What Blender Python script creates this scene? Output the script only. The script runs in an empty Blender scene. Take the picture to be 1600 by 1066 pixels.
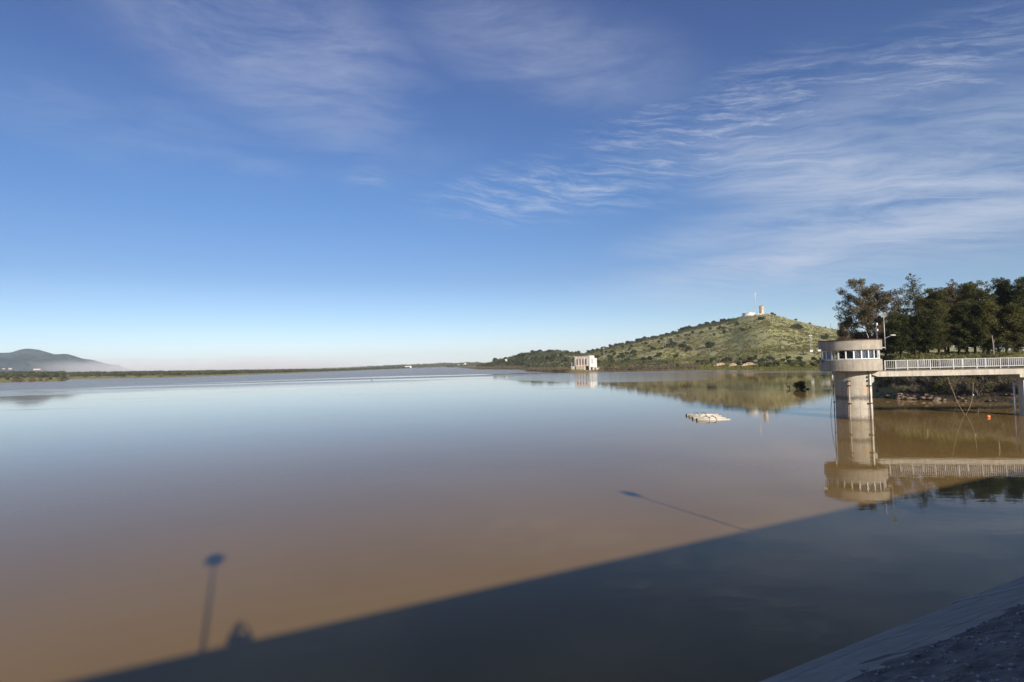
import bpy, math, random
import numpy as np
from mathutils import Vector, Matrix

random.seed(7); RNG = np.random.default_rng(11)
SC = bpy.context.scene
COL = SC.collection
PI = math.pi

# ------------------------------------------------------------------ camera
F = 889.0; EYE = 7.5
PITCH = math.atan(35.5 / F); ROLL = -0.0245
cam_d = bpy.data.cameras.new('camera'); cam_d.lens = 20.0; cam_d.sensor_width = 36.0
cam_d.clip_start = 0.05; cam_d.clip_end = 40000
cam = bpy.data.objects.new('camera', cam_d); COL.objects.link(cam)
RM = Matrix.Rotation(PI / 2 + PITCH, 3, 'X') @ Matrix.Rotation(ROLL, 3, 'Z')
cam.matrix_world = Matrix.Translation((0, 0, EYE)) @ RM.to_4x4()
SC.camera = cam

# ------------------------------------------------------------------ sun and sky
SUN_EL = math.radians(21.45); SUN_AZ = math.radians(154.4)      # azimuth clockwise from +Y
sdir = Vector((math.sin(SUN_AZ) * math.cos(SUN_EL), math.cos(SUN_AZ) * math.cos(SUN_EL), math.sin(SUN_EL)))
sl = bpy.data.lights.new('sun', 'SUN'); sl.energy = 5.0; sl.angle = math.radians(0.8); sl.color = (1.0, 0.89, 0.74)
so = bpy.data.objects.new('sun', sl); COL.objects.link(so)
so.rotation_euler = sdir.to_track_quat('Z', 'Y').to_euler(); so.location = (20, -40, 60)
EXPOSURE = 0.4
SKY_STRENGTH = 0.081
CLOUDS = 1.0
HAZE_DENSITY = 6.5e-5
SC.view_settings.view_transform = 'Standard'; SC.view_settings.look = 'None'
SC.view_settings.exposure = EXPOSURE; SC.view_settings.gamma = 1.0
SC.cycles.use_denoising = True
SC.cycles.volume_bounces = 2; SC.cycles.max_bounces = 8; SC.cycles.transparent_max_bounces = 12
SC.cycles.sample_clamp_indirect = 4.0


class NT:
    """tiny node-tree helper"""
    def __init__(s, tree): s.t = tree; s.n = tree.nodes; s.l = tree.links
    def new(s, typ, **kw):
        n = s.n.new(typ)
        for k, v in kw.items(): setattr(n, k, v)
        return n
    def put(s, sock, v):
        if hasattr(v, 'links') or isinstance(v, bpy.types.NodeSocket): s.l.new(v, sock)
        else: sock.default_value = v
    def math(s, op, a, b=None, c=None, clamp=False):
        n = s.new('ShaderNodeMath', operation=op); n.use_clamp = clamp
        s.put(n.inputs[0], a)
        if b is not None: s.put(n.inputs[1], b)
        if c is not None: s.put(n.inputs[2], c)
        return n.outputs[0]
    def mix(s, f, a, b, mode='MIX'):
        n = s.new('ShaderNodeMix', data_type='RGBA', blend_type=mode)
        s.put(n.inputs['Factor'], f)
        s.put(n.inputs[6], a); s.put(n.inputs[7], b)
        return n.outputs[2]
    def noise(s, vec, scale, detail=4, rough=0.55, dist=0.0):
        n = s.new('ShaderNodeTexNoise'); n.inputs['Scale'].default_value = scale
        n.inputs['Detail'].default_value = detail; n.inputs['Roughness'].default_value = rough
        n.inputs['Distortion'].default_value = dist
        if vec is not None: s.l.new(vec, n.inputs['Vector'])
        return n.outputs['Fac']
    def ramp(s, f, lo, hi, a=0.0, b=1.0):
        n = s.new('ShaderNodeMapRange', interpolation_type='SMOOTHSTEP')
        s.put(n.inputs['Value'], f)
        n.inputs['From Min'].default_value = lo; n.inputs['From Max'].default_value = hi
        n.inputs['To Min'].default_value = a; n.inputs['To Max'].default_value = b
        return n.outputs['Result']
    def mapping(s, vec, loc=(0, 0, 0), rot=(0, 0, 0), scale=(1, 1, 1)):
        n = s.new('ShaderNodeMapping'); s.l.new(vec, n.inputs['Vector'])
        n.inputs['Location'].default_value = loc; n.inputs['Rotation'].default_value = rot
        n.inputs['Scale'].default_value = scale
        return n.outputs[0]


def c4(c): return (c[0], c[1], c[2], 1.0)


def build_world():
    w = bpy.data.worlds.new('World'); SC.world = w; w.use_nodes = True
    t = NT(w.node_tree); t.n.clear()
    sky = t.new('ShaderNodeTexSky', sky_type='NISHITA')
    sky.sun_disc = False; sky.sun_elevation = SUN_EL; sky.sun_rotation = SUN_AZ
    sky.air_density = 1.0; sky.dust_density = 0.2; sky.ozone_density = 2.2; sky.altitude = 300
    tc = t.new('ShaderNodeTexCoord'); sep = t.new('ShaderNodeSeparateXYZ')
    t.l.new(tc.outputs['Generated'], sep.inputs[0])
    x, y, z = sep.outputs
    az = t.math('MULTIPLY', t.math('ARCTAN2', x, y), 180 / PI)
    el = t.math('MULTIPLY', t.math('ARCSINE', z), 180 / PI)
    comb = t.new('ShaderNodeCombineXYZ'); t.put(comb.inputs[0], az); t.put(comb.inputs[1], el)
    ae = comb.outputs[0]
    # coordinates in degrees; streaks with their own directions
    warp = t.new('ShaderNodeTexNoise'); warp.inputs['Scale'].default_value = 0.10; warp.inputs['Detail'].default_value = 5
    t.l.new(ae, warp.inputs['Vector'])
    vm = t.new('ShaderNodeVectorMath', operation='MULTIPLY_ADD')
    t.l.new(warp.outputs['Color'], vm.inputs[0]); vm.inputs[1].default_value = (3.4, 2.2, 0); t.l.new(ae, vm.inputs[2])
    aw = vm.outputs[0]

    def streak(rot, sx, sy, lo, hi, det=7, rough=0.62, off=0.0):
        v = t.mapping(aw, rot=(0, 0, math.radians(rot)), loc=(off, off, 0))
        v = t.mapping(v, scale=(sx, sy, 1))
        return t.ramp(t.noise(v, 1.0, det, rough, 0.4), lo, hi)

    def blob(a0, e0, wa, we, rot=0):
        v = t.mapping(ae, loc=(-a0, -e0, 0))
        if rot: v = t.mapping(v, rot=(0, 0, math.radians(rot)))
        v = t.mapping(v, scale=(1 / wa, 1 / we, 0))
        ln = t.new('ShaderNodeVectorMath', operation='LENGTH'); t.l.new(v, ln.inputs[0])
        return t.ramp(ln.outputs['Value'], 1.25, 0.15)

    def blobs(*bs):
        m = None
        for b in bs:
            v = t.math('MULTIPLY', blob(*b[:5]), b[5])
            m = v if m is None else t.math('MAXIMUM', m, v)
        return m

    veilL = t.math('MULTIPLY', streak(0, .05, .22, .26, .80, 9, .66), blobs((-23, 29, 20, 9, 24, 1.0), (4, 29, 17, 5, 12, .8), (-33, 20, 16, 4, 4, .45), (-24, 18.2, 5, 1.1, -4, .7)))
    wispR = t.math('MULTIPLY', streak(9, .15, 1.25, .40, .74, 11, .74, 3.1), blobs((5, 17.0, 15, 3.4, -3, 1.1), (15, 21.5, 10, 3.2, -6, .8), (22, 20.5, 14, 5.5, -8, 1.1), (37, 21.5, 13, 4.2, -4, .9), (-14, 18, 3, 1.6, 0, .6)))
    veilR = t.math('MULTIPLY', streak(6, .06, .50, .22, .74, 10, .70, 9.7), blobs((27, 16.5, 14, 4.2, 12, .95), (20, 11, 10, 2.5, 0, .5), (36, 12, 20, 6.0, -3, 1.05), (26, 8.2, 18, 3.0, -4, 1.0), (33, 20, 14, 4, -5, .45), (40, 17, 12, 4, 0, .6)))
    cov = t.math('MAXIMUM', t.math('MULTIPLY', veilL, .50), t.math('MAXIMUM', t.math('MULTIPLY', wispR, .62), t.math('MULTIPLY', veilR, .80)))
    # old vapour trail: a fine line with a soft veil hanging below it
    off = t.math('SUBTRACT', el, t.math('MULTIPLY_ADD', az, -0.1983, 19.8009))
    trail = t.math('MULTIPLY', t.ramp(t.math('ABSOLUTE', off), .13, .0), t.ramp(az, 26.85, 36.85))
    cov = t.math('MAXIMUM', cov, t.math('MULTIPLY', trail, .42))
    cov = t.math('MULTIPLY', cov, CLOUDS, clamp=True)
    hs = t.new('ShaderNodeHueSaturation'); hs.inputs['Saturation'].default_value = 1.08; hs.inputs['Value'].default_value = 1.0
    t.l.new(sky.outputs[0], hs.inputs['Color'])
    # the clear air of this morning, by height above the horizon
    cr = t.new('ShaderNodeValToRGB'); el01 = t.math('DIVIDE', el, 40.0, clamp=True); t.l.new(el01, cr.inputs[0]); E_ = cr.color_ramp.elements
    tab = [(0.0, (.92, 1.02, 1.50)), (2.0, (.90, 1.0, 1.36)), (4.5, (.76, .88, 1.14)), (8.5, (.63, .73, .96)), (17, (.58, .77, 1.04)), (30, (.66, .70, 1.02)), (40, (.62, .66, 1.0))]
    E_[0].position = 0; E_[1].position = 1
    for q in tab[1:-1]: E_.new(q[0] / 40)
    for e_, q in zip(sorted(E_, key=lambda e: e.position), tab): e_.color = tuple(c / 2 for c in q[1]) + (1,)
    tint = t.mix(1.0, cr.outputs[0], (2, 2, 2, 1), 'MULTIPLY')
    col = t.mix(cov, t.mix(1.0, hs.outputs[0], tint, 'MULTIPLY'), (5.4, 6.0, 7.3, 1))
    bg = t.new('ShaderNodeBackground'); t.l.new(col, bg.inputs['Color']); bg.inputs['Strength'].default_value = SKY_STRENGTH
    out = t.new('ShaderNodeOutputWorld'); t.l.new(bg.outputs[0], out.inputs['Surface'])


build_world()

# ------------------------------------------------------------------ pixel helpers (survey of the place, 1600x1066 px)
RMn = np.array(RM)


def ray(px, py): return RMn @ np.array([(px - 800) / F, -(py - 533) / F, -1.0])


def gnd(px, py, z=0.0):
    d = ray(px, py); return Vector((0, 0, EYE)) + Vector(d) * ((z - EYE) / d[2])


def at(px, py, Y):
    d = ray(px, py); return Vector((0, 0, EYE)) + Vector(d) * (Y / d[1])


def tan_el(px, py):
    d = ray(px, py); return d[2] / math.hypot(d[0], d[1])


def azim(px, py=568):
    d = ray(px, py); return math.atan2(d[0], d[1])


def hz(px): return 568.5 - (px - 800) * 0.0245


def polar(u, r): a = azim(u, hz(u)); return r * math.sin(a), r * math.cos(a)


# ------------------------------------------------------------------ object helpers
class MB:
    def __init__(s): s.v = []; s.f = []; s.m = None
    def add(s, vs, fs):
        o = len(s.v); s.v += [tuple(p) for p in vs]; s.f += [tuple(i + o for i in f) for f in fs]; return s
    def box(s, x0, y0, z0, x1, y1, z1, M=None, taper=1.0):
        cx, cy = (x0 + x1) / 2, (y0 + y1) / 2
        vs = [(x0, y0, z0), (x1, y0, z0), (x1, y1, z0), (x0, y1, z0)] + \
             [(cx + (x - cx) * taper, cy + (y - cy) * taper, z1) for x, y in ((x0, y0), (x1, y0), (x1, y1), (x0, y1))]
        if M is not None: vs = [M @ Vector(p) for p in vs]
        return s.add(vs, [(3, 2, 1, 0), (4, 5, 6, 7), (0, 1, 5, 4), (1, 2, 6, 5), (2, 3, 7, 6), (3, 0, 4, 7)])
    def tube(s, pts, rads, n=8, cap=True):
        pts = [Vector(p) for p in pts]
        if not hasattr(rads, '__len__'): rads = [rads] * len(pts)
        rings = []
        for i, p in enumerate(pts):
            d = (pts[min(i + 1, len(pts) - 1)] - pts[max(i - 1, 0)])
            if d.length < 1e-9: d = Vector((0, 0, 1))
            d.normalize()
            a = Vector((0, 0, 1)) if abs(d.z) < .9 else Vector((1, 0, 0))
            u = d.cross(a).normalized(); v = d.cross(u)
            rings.append([p + (u * math.cos(2 * PI * k / n) + v * math.sin(2 * PI * k / n)) * rads[i] for k in range(n)])
        vs = [q for r in rings for q in r]; fs = []
        for i in range(len(pts) - 1):
            for k in range(n):
                fs.append((i * n + k, i * n + (k + 1) % n, (i + 1) * n + (k + 1) % n, (i + 1) * n + k))
        if cap:
            fs.append(tuple(range(n - 1, -1, -1))); fs.append(tuple((len(pts) - 1) * n + k for k in range(n)))
        return s.add(vs, fs)
    def lathe(s, prof, c=(0, 0), n=64, closed=False, a0=0, a1=2 * PI):
        full = abs(a1 - a0 - 2 * PI) < 1e-6; m = n if full else n + 1
        vs = [(c[0] + r * math.cos(a0 + (a1 - a0) * k / n), c[1] + r * math.sin(a0 + (a1 - a0) * k / n), z) for r, z in prof for k in range(m)]
        fs = []; L = len(prof)
        for i in range(L if closed else L - 1):
            j = (i + 1) % L
            for k in range(n):
                k2 = (k + 1) % m
                fs.append((i * m + k, i * m + k2, j * m + k2, j * m + k))
        return s.add(vs, fs)
    def ball(s, c, rx, ry, rz, n=12, m=8):
        prof = []; c = Vector(c); vs = []; fs = []
        for i in range(m + 1):
            th = PI * i / m
            for k in range(n):
                ph = 2 * PI * k / n
                vs.append((c.x + rx * math.sin(th) * math.cos(ph), c.y + ry * math.sin(th) * math.sin(ph), c.z + rz * math.cos(th)))
        for i in range(m):
            for k in range(n): fs.append((i * n + k, (i + 1) * n + k, (i + 1) * n + (k + 1) % n, i * n + (k + 1) % n))
        return s.add(vs, fs)
    def build(s, name, mat, parent=None, smooth=False, bevel=0.0):
        me = bpy.data.meshes.new(name); me.from_pydata(s.v, [], s.f); me.validate(); me.update()
        return link(name, me, mat, parent, smooth, bevel)


def link(name, me, mat, parent=None, smooth=False, bevel=0.0):
    if mat is not None and not me.materials: me.materials.append(mat)
    if smooth: me.polygons.foreach_set('use_smooth', [True] * len(me.polygons))
    o = bpy.data.objects.new(name, me); COL.objects.link(o)
    if parent is not None:
        o.parent = parent; o.matrix_parent_inverse = Matrix.Translation(parent.location).inverted() if parent.get('abs') else Matrix()
    if bevel:
        b = o.modifiers.new('bevel', 'BEVEL'); b.width = bevel; b.segments = 2; b.limit_method = 'ANGLE'
    if smooth == 'auto':
        pass
    return o


def np_mesh(name, V, Fq, mat, parent=None, smooth=False):
    V = np.asarray(V, np.float32); Fq = np.asarray(Fq, np.int32)
    me = bpy.data.meshes.new(name); k = Fq.shape[1]
    me.vertices.add(len(V)); me.vertices.foreach_set('co', V.ravel())
    me.loops.add(Fq.size); me.loops.foreach_set('vertex_index', Fq.ravel())
    me.polygons.add(len(Fq)); me.polygons.foreach_set('loop_start', np.arange(0, Fq.size, k, dtype=np.int32))
    me.polygons.foreach_set('loop_total', np.full(len(Fq), k, np.int32))
    if smooth: me.polygons.foreach_set('use_smooth', np.ones(len(Fq), bool))
    me.update(calc_edges=True); me.validate()
    return link(name, me, mat, parent)


def tag(o, label=None, cat=None, group=None, kind=None):
    if label: o['label'] = label
    if cat: o['category'] = cat
    if group: o['group'] = group
    if kind: o['kind'] = kind
    return o


def empty(name, loc=(0, 0, 0), rz=0.0, absolute=False):
    o = bpy.data.objects.new(name, None); COL.objects.link(o); o.location = loc; o.rotation_euler = (0, 0, rz)
    o.empty_display_size = .3
    if absolute: o['abs'] = 1
    return o


KIDS = {}


def copy_tree(o, parent=None):
    c = o.copy(); COL.objects.link(c)
    if parent is not None: c.parent = parent
    for ch in list(o.children): copy_tree(ch, c)
    return c


# ------------------------------------------------------------------ materials
def mat(name, base, rough=.8, var=0.0, vs=2.0, bump=0.0, bs=8.0, metal=0.0, streak=None, spec=.5, obj=True, col2=None):
    m = bpy.data.materials.new(name); m.use_nodes = True; t = NT(m.node_tree); t.n.clear()
    p = t.new('ShaderNodeBsdfPrincipled'); out = t.new('ShaderNodeOutputMaterial'); t.l.new(p.outputs[0], out.inputs[0])
    p.inputs['Roughness'].default_value = rough; p.inputs['Metallic'].default_value = metal
    p.inputs['Specular IOR Level'].default_value = spec
    tc = t.new('ShaderNodeTexCoord'); vec = tc.outputs['Object' if obj else 'Generated']
    c = None
    if var > 0 or col2 is not None:
        n = t.noise(vec, vs, 6, .6)
        d = col2 or tuple(b * (1 - var) for b in base)
        e = base if col2 else tuple(min(1, b * (1 + var)) for b in base)
        c = t.mix(t.ramp(n, .35, .65), c4(d), c4(e))
    if streak is not None:
        v = t.mapping(vec, scale=(streak[1], streak[1], streak[1] * .12))
        f = t.ramp(t.noise(v, 1.0, 5, .6), .50, .68, 0, streak[2])
        c = t.mix(f, c if c is not None else c4(base), c4(streak[0]))
    if c is not None: t.l.new(c, p.inputs['Base Color'])
    else: p.inputs['Base Color'].default_value = c4(base)
    if bump > 0:
        b = t.new('ShaderNodeBump'); b.inputs['Strength'].default_value = bump; b.inputs['Distance'].default_value = .05
        t.l.new(t.noise(vec, bs, 6, .65), b.inputs['Height']); t.l.new(b.outputs[0], p.inputs['Normal'])
    m['p'] = 1
    return m


def leaf_mat(name, a, b, c, trans=.25):
    m = bpy.data.materials.new(name); m.use_nodes = True; t = NT(m.node_tree); t.n.clear()
    g = t.new('ShaderNodeNewGeometry'); cr = t.new('ShaderNodeValToRGB')
    e = cr.color_ramp.elements; e[0].color = c4(a); e[0].position = 0.0; e[1].color = c4(c); e[1].position = 1.0
    k = cr.color_ramp.elements.new(.5); k.color = c4(b)
    t.l.new(g.outputs['Random Per Island'], cr.inputs[0])
    tc = t.new('ShaderNodeTexCoord')
    n = t.noise(tc.outputs['Object'], .35, 3)
    col = t.mix(1.0, cr.outputs[0], t.mix(t.ramp(n, .35, .65), (.62, .62, .62, 1), (1.25, 1.2, 1.1, 1)), 'MULTIPLY')
    d = t.new('ShaderNodeBsdfDiffuse'); tr = t.new('ShaderNodeBsdfTranslucent'); mx = t.new('ShaderNodeMixShader')
    t.l.new(col, d.inputs[0]); t.l.new(col, tr.inputs[0]); mx.inputs[0].default_value = trans
    t.l.new(d.outputs[0], mx.inputs[1]); t.l.new(tr.outputs[0], mx.inputs[2])
    out = t.new('ShaderNodeOutputMaterial'); t.l.new(mx.outputs[0], out.inputs[0])
    return m


def hill_mat(name, cols, scale=.02, fine=.35):
    """cols: grass, olive, brown, dark scrub; for the mountain all four are tinted blue as haze"""
    m = bpy.data.materials.new(name); m.use_nodes = True; t = NT(m.node_tree); t.n.clear()
    p = t.new('ShaderNodeBsdfPrincipled'); out = t.new('ShaderNodeOutputMaterial'); t.l.new(p.outputs[0], out.inputs[0])
    p.inputs['Roughness'].default_value = .95; p.inputs['Specular IOR Level'].default_value = .1
    g = t.new('ShaderNodeNewGeometry'); P = g.outputs['Position']
    n1 = t.ramp(t.noise(P, scale, 5, .6), .40, .60); n2 = t.ramp(t.noise(t.mapping(P, loc=(90, 40, 7)), scale * 2.3, 6, .65), .48, .62)
    n3 = t.ramp(t.noise(P, fine, 5, .7), .50, .62); n4 = t.ramp(t.noise(t.mapping(P, loc=(30, 0, 0)), fine * .28, 6, .7), .52, .66)
    c = t.mix(n1, c4(cols[0]), c4(cols[1])); c = t.mix(t.math('MULTIPLY', n2, .7), c, c4(cols[2]))
    c = t.mix(t.math('MULTIPLY', n3, .75), c, c4(cols[3])); c = t.mix(t.math('MULTIPLY', n4, .7), c, c4(cols[3]))
    t.l.new(c, p.inputs['Base Color'])
    b = t.new('ShaderNodeBump'); b.inputs['Strength'].default_value = .55; b.inputs['Distance'].default_value = .8
    t.l.new(t.noise(P, fine, 6, .7), b.inputs['Height']); t.l.new(b.outputs[0], p.inputs['Normal'])
    return m


def concrete_mat(name, base, dark, rust=None, bands=True, seed=0.0, streaky=.5):
    m = bpy.data.materials.new(name); m.use_nodes = True; t = NT(m.node_tree); t.n.clear()
    p = t.new('ShaderNodeBsdfPrincipled'); out = t.new('ShaderNodeOutputMaterial'); t.l.new(p.outputs[0], out.inputs[0])
    p.inputs['Roughness'].default_value = .9; p.inputs['Specular IOR Level'].default_value = .25
    g = t.new('ShaderNodeNewGeometry'); P = t.mapping(g.outputs['Position'], loc=(seed, seed, 0))
    sep = t.new('ShaderNodeSeparateXYZ'); t.l.new(g.outputs['Position'], sep.inputs[0]); z = sep.outputs[2]
    n = t.noise(P, 1.3, 7, .65); c = t.mix(t.ramp(n, .3, .7), c4(tuple(b * .84 for b in base)), c4(tuple(min(1, b * 1.1) for b in base)))
    v = t.mapping(P, scale=(2.6, 2.6, .22)); s = t.ramp(t.noise(v, 1.0, 6, .65), .48, .68)
    c = t.mix(t.math('MULTIPLY', s, streaky), c, c4(dark))
    if bands:   # casting lifts: a darker line every 1.2 m and uneven tone per lift
        fr = t.math('FRACT', t.math('MULTIPLY', z, 1 / 1.2)); ln = t.ramp(fr, .985, 1.0)
        ln2 = t.math('LESS_THAN', fr, .03)
        wob = t.ramp(t.noise(P, 2.2, 3), .40, .62)
        c = t.mix(t.math('MULTIPLY', t.math('MULTIPLY', ln2, wob), .85), c, c4(dark))
        lift = t.new('ShaderNodeTexWhiteNoise', noise_dimensions='1D')
        t.l.new(t.math('FLOOR', t.math('MULTIPLY', z, 1 / 1.2)), lift.inputs['W'])
        c = t.mix(t.math('MULTIPLY', lift.outputs['Value'], .35), c, c4(tuple(b * .78 for b in base)))
    if rust:
        # tide stain: wavy band, and orange wash below the clamp level
        wv = t.math('ADD', z, t.math('MULTIPLY', t.noise(P, 3.0, 5), 1.0))
        b1 = t.math('MULTIPLY', t.ramp(wv, 2.6, 2.95), t.ramp(wv, 3.5, 3.0))
        c = t.mix(t.math('MULTIPLY', b1, .85), c, c4(tuple(d * .8 for d in dark)))
        b2 = t.math('MULTIPLY', t.ramp(wv, 3.1, 3.6), t.ramp(wv, 5.0, 4.0))
        pn = t.ramp(t.noise(t.mapping(P, scale=(1, 1, .5)), .9, 4), .45, .62)
        c = t.mix(t.math('MULTIPLY', t.math('MULTIPLY', b2, pn), .6), c, c4(rust))
        wet = t.ramp(wv, .95, .62)
        c = t.mix(t.math('MULTIPLY', wet, .6), c, (.12, .105, .085, 1))
    t.l.new(c, p.inputs['Base Color'])
    b = t.new('ShaderNodeBump'); b.inputs['Strength'].default_value = .35; b.inputs['Distance'].default_value = .04
    t.l.new(t.noise(P, 9, 6, .7), b.inputs['Height']); t.l.new(b.outputs[0], p.inputs['Normal'])
    return m


def water_mat():
    m = bpy.data.materials.new('turbid_water'); m.use_nodes = True; t = NT(m.node_tree); t.n.clear()
    p = t.new('ShaderNodeBsdfPrincipled'); out = t.new('ShaderNodeOutputMaterial'); t.l.new(p.outputs[0], out.inputs[0])
    p.inputs['IOR'].default_value = 1.22; p.inputs['Specular IOR Level'].default_value = .5
    g = t.new('ShaderNodeNewGeometry'); P = g.outputs['Position']
    n = t.noise(P, .05, 4, .5)
    c = t.mix(t.ramp(n, .35, .65), (.225, .142, .048, 1), (.250, .157, .053, 1))
    t.l.new(c, p.inputs['Base Color'])
    # breeze patches: far water ruffled in long bands, near water glassy
    ln = t.new('ShaderNodeVectorMath', operation='LENGTH'); t.l.new(P, ln.inputs[0]); dist = ln.outputs['Value']
    sx_ = t.new('ShaderNodeSeparateXYZ'); t.l.new(P, sx_.inputs[0])
    pv = t.mapping(P, rot=(0, 0, math.radians(8)), scale=(.0028, .011, 1))
    patch = t.ramp(t.noise(pv, 1.0, 4, .55, .6), .44, .58)
    far = t.ramp(dist, 170, 420)
    rip = t.math('MAXIMUM', t.math('MULTIPLY', patch, far), t.math('MULTIPLY', t.ramp(t.math('MULTIPLY_ADD', sx_.outputs[0], -.45, dist), 440, 540), .9))
    el_ = t.mapping(P, loc=(-52 / 62, -300 / 105, 0), scale=(1 / 62, 1 / 105, 0))
    l2 = t.new('ShaderNodeVectorMath', operation='LENGTH'); t.l.new(el_, l2.inputs[0])
    edge = t.math('ADD', l2.outputs['Value'], t.math('MULTIPLY', t.noise(pv, 2.5, 4), .7))
    rip = t.math('MAXIMUM', rip, t.math('MULTIPLY', t.ramp(edge, 1.35, 1.15), .5))
    # small cat's paw close to the tower and floats
    pv2 = t.mapping(P, rot=(0, 0, math.radians(-30)), scale=(.02, .09, 1))
    patch2 = t.math('MULTIPLY', t.ramp(t.noise(pv2, 1.0, 3, .5, .3), .60, .66), t.ramp(dist, 60, 90))
    rip = t.math('MAXIMUM', rip, t.math('MULTIPLY', patch2, .25))
    t.l.new(t.math('MULTIPLY_ADD', rip, .27, .010), p.inputs['Roughness'])
    h1 = t.noise(t.mapping(P, rot=(0, 0, .6), scale=(.9, 2.2, 1)), 1.0, 3, .5)
    h2 = t.noise(t.mapping(P, rot=(0, 0, -.4), scale=(.12, .3, 1)), 1.0, 3, .5)
    h = t.math('ADD', h1, t.math('MULTIPLY', h2, 1.6))
    b = t.new('ShaderNodeBump'); b.inputs['Distance'].default_value = .02
    t.l.new(t.math('MULTIPLY_ADD', rip, .5, .13), b.inputs['Strength'])
    t.l.new(h, b.inputs['Height']); t.l.new(b.outputs[0], p.inputs['Normal'])
    return m


M = {}
M['water'] = water_mat()
M['tower'] = concrete_mat('weathered_concrete', (.45, .41, .335), (.16, .145, .125), rust=(.46, .30, .16))
M['tower_top'] = concrete_mat('rendered_concrete', (.40, .36, .295), (.20, .175, .15), bands=False, seed=5, streaky=.45)
def add_joints(m, du, dv):
    t = NT(m.node_tree); p = [n for n in t.n if n.type == 'BSDF_PRINCIPLED'][0]; old = p.inputs['Base Color'].links[0].from_socket
    g = t.new('ShaderNodeNewGeometry'); P = g.outputs['Position']; w = t.math('MULTIPLY', t.noise(P, 2.5, 5), .10)
    f = None
    for d, per, off, th in ((du, 3.4, .3, .008), (dv, 1.75, .62, .012)):
        dp = t.new('ShaderNodeVectorMath', operation='DOT_PRODUCT'); t.l.new(P, dp.inputs[0]); dp.inputs[1].default_value = d
        fr = t.math('FRACT', t.math('ADD', t.math('DIVIDE', t.math('ADD', dp.outputs['Value'], w), per), off))
        ln = t.math('LESS_THAN', t.math('ABSOLUTE', t.math('SUBTRACT', fr, .5)), th)
        f = ln if f is None else t.math('MAXIMUM', f, ln)
    gap = t.ramp(t.noise(P, .9, 4), .38, .55)
    t.l.new(t.mix(t.math('MULTIPLY', t.math('MULTIPLY', f, gap), .75), old, (.03, .03, .03, 1)), p.inputs['Base Color'])


M['bridge'] = concrete_mat('bridge_concrete', (.50, .47, .40), (.24, .22, .19), bands=False, seed=9, streaky=.5)
M['deck'] = mat('deck_concrete', (.17, .14, .105), .95, .35, 1.2, .3, 10)
M['dam'] = concrete_mat('dam_concrete', (.32, .28, .24), (.16, .14, .12), bands=False, seed=2, streaky=.2)
add_joints(M['dam'], (.8894, .4571, 0), (-.4571, .8894, 0))
M['white'] = mat('white_painted_steel', (.55, .56, .58), .45, .08, 3)
M['frame'] = mat('white_window_frame', (.80, .80, .80), .5)
M['rooftrim'] = mat('red_brown_roof_edge', (.13, .055, .045), .8, .2, 2)
M['dark'] = mat('dark_rusty_steel', (.045, .035, .03), .7, .3, 4)
M['rust'] = mat('rusty_rod', (.45, .28, .15), .8, col2=(.62, .56, .48), vs=1.2)
M['galv'] = mat('galvanised_steel', (.42, .43, .44), .5, .15, 3, metal=.3)
M['pyl'] = mat('dull_zinc', (.26, .27, .27), .7)
M['rod'] = mat('pale_guide_rod', (.78, .74, .68), .6, .2, 1.5)
M['rope'] = mat('weathered_rope', (.42, .36, .26), .9)
M['dkrope'] = mat('dark_rope', (.05, .05, .055), .9)
M['blind'] = mat('grey_window_blind', (.50, .51, .53), .8, .15, 2)
M['room'] = mat('dim_room_wall', (.16, .15, .14), .9)
M['float'] = mat('cream_float_pipe', (.52, .49, .40), .55, .12, 2)
M['buoy'] = mat('orange_buoy_plastic', (.85, .22, .08), .4)
M['bark'] = mat('grey_brown_bark', (.13, .10, .075), .95, .35, 3, .5, 12)
M['darkbark'] = mat('dark_pine_bark', (.055, .042, .034), .95, .35, 3, .5, 12)
M['palebark'] = mat('pale_bare_stem', (.25, .215, .175), .95, .25, 3)
M['leaf_euc'] = leaf_mat('brown_green_eucalyptus_leaves', (.11, .115, .06), (.19, .165, .10), (.23, .175, .12), .4)
M['leaf_mix'] = leaf_mat('olive_leaves', (.065, .078, .030), (.135, .140, .055), (.205, .18, .085), .4)
M['leaf_pine'] = leaf_mat('dark_pine_needles', (.036, .050, .025), (.078, .092, .038), (.14, .14, .058), .35)
M['leaf_oak'] = leaf_mat('holm_oak_leaves', (.065, .078, .046), (.098, .112, .062), (.135, .14, .078), .35)
M['leaf_scrub'] = leaf_mat('scrub_leaves', (.13, .15, .06), (.20, .21, .08), (.26, .235, .12), .3)
M['leaf_bare'] = leaf_mat('grey_twiggy_leaves', (.13, .12, .075), (.20, .165, .115), (.26, .21, .155), .25)
M['leaf_bright'] = leaf_mat('yellow_green_leaves', (.13, .19, .03), (.19, .25, .04), (.24, .29, .05), .35)
M['leaf_tall'] = leaf_mat('tall_scrub_leaves', (.16, .165, .07), (.22, .215, .09), (.27, .24, .12), .35)
M['meadow'] = leaf_mat('meadow_grass', (.14, .17, .045), (.20, .22, .06), (.26, .24, .09), .3)
M['grass'] = leaf_mat('dry_and_green_grass', (.19, .22, .07), (.27, .27, .09), (.34, .28, .14), .3)
M['house'] = mat('whitewashed_wall', (.68, .66, .62), .9, .06, .3)
M['pink'] = mat('stained_render', (.60, .53, .47), .9, .15, .4, streak=((.33, .28, .24), .8, .6))
M['stone'] = mat('rough_stone_base', (.50, .43, .32), .95, .25, .8, .4, 2)
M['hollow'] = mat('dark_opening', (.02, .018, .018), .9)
M['roof'] = mat('clay_tile_roof', (.36, .17, .10), .9, .2, 1)
M['brick'] = mat('ruined_brick', (.52, .39, .29), .95, .25, .5, streak=((.30, .16, .10), .5, .6))
M['rock'] = mat('brown_shore_rock', (.19, .14, .095), .95, .35, 1.5, .6, 4)
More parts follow.
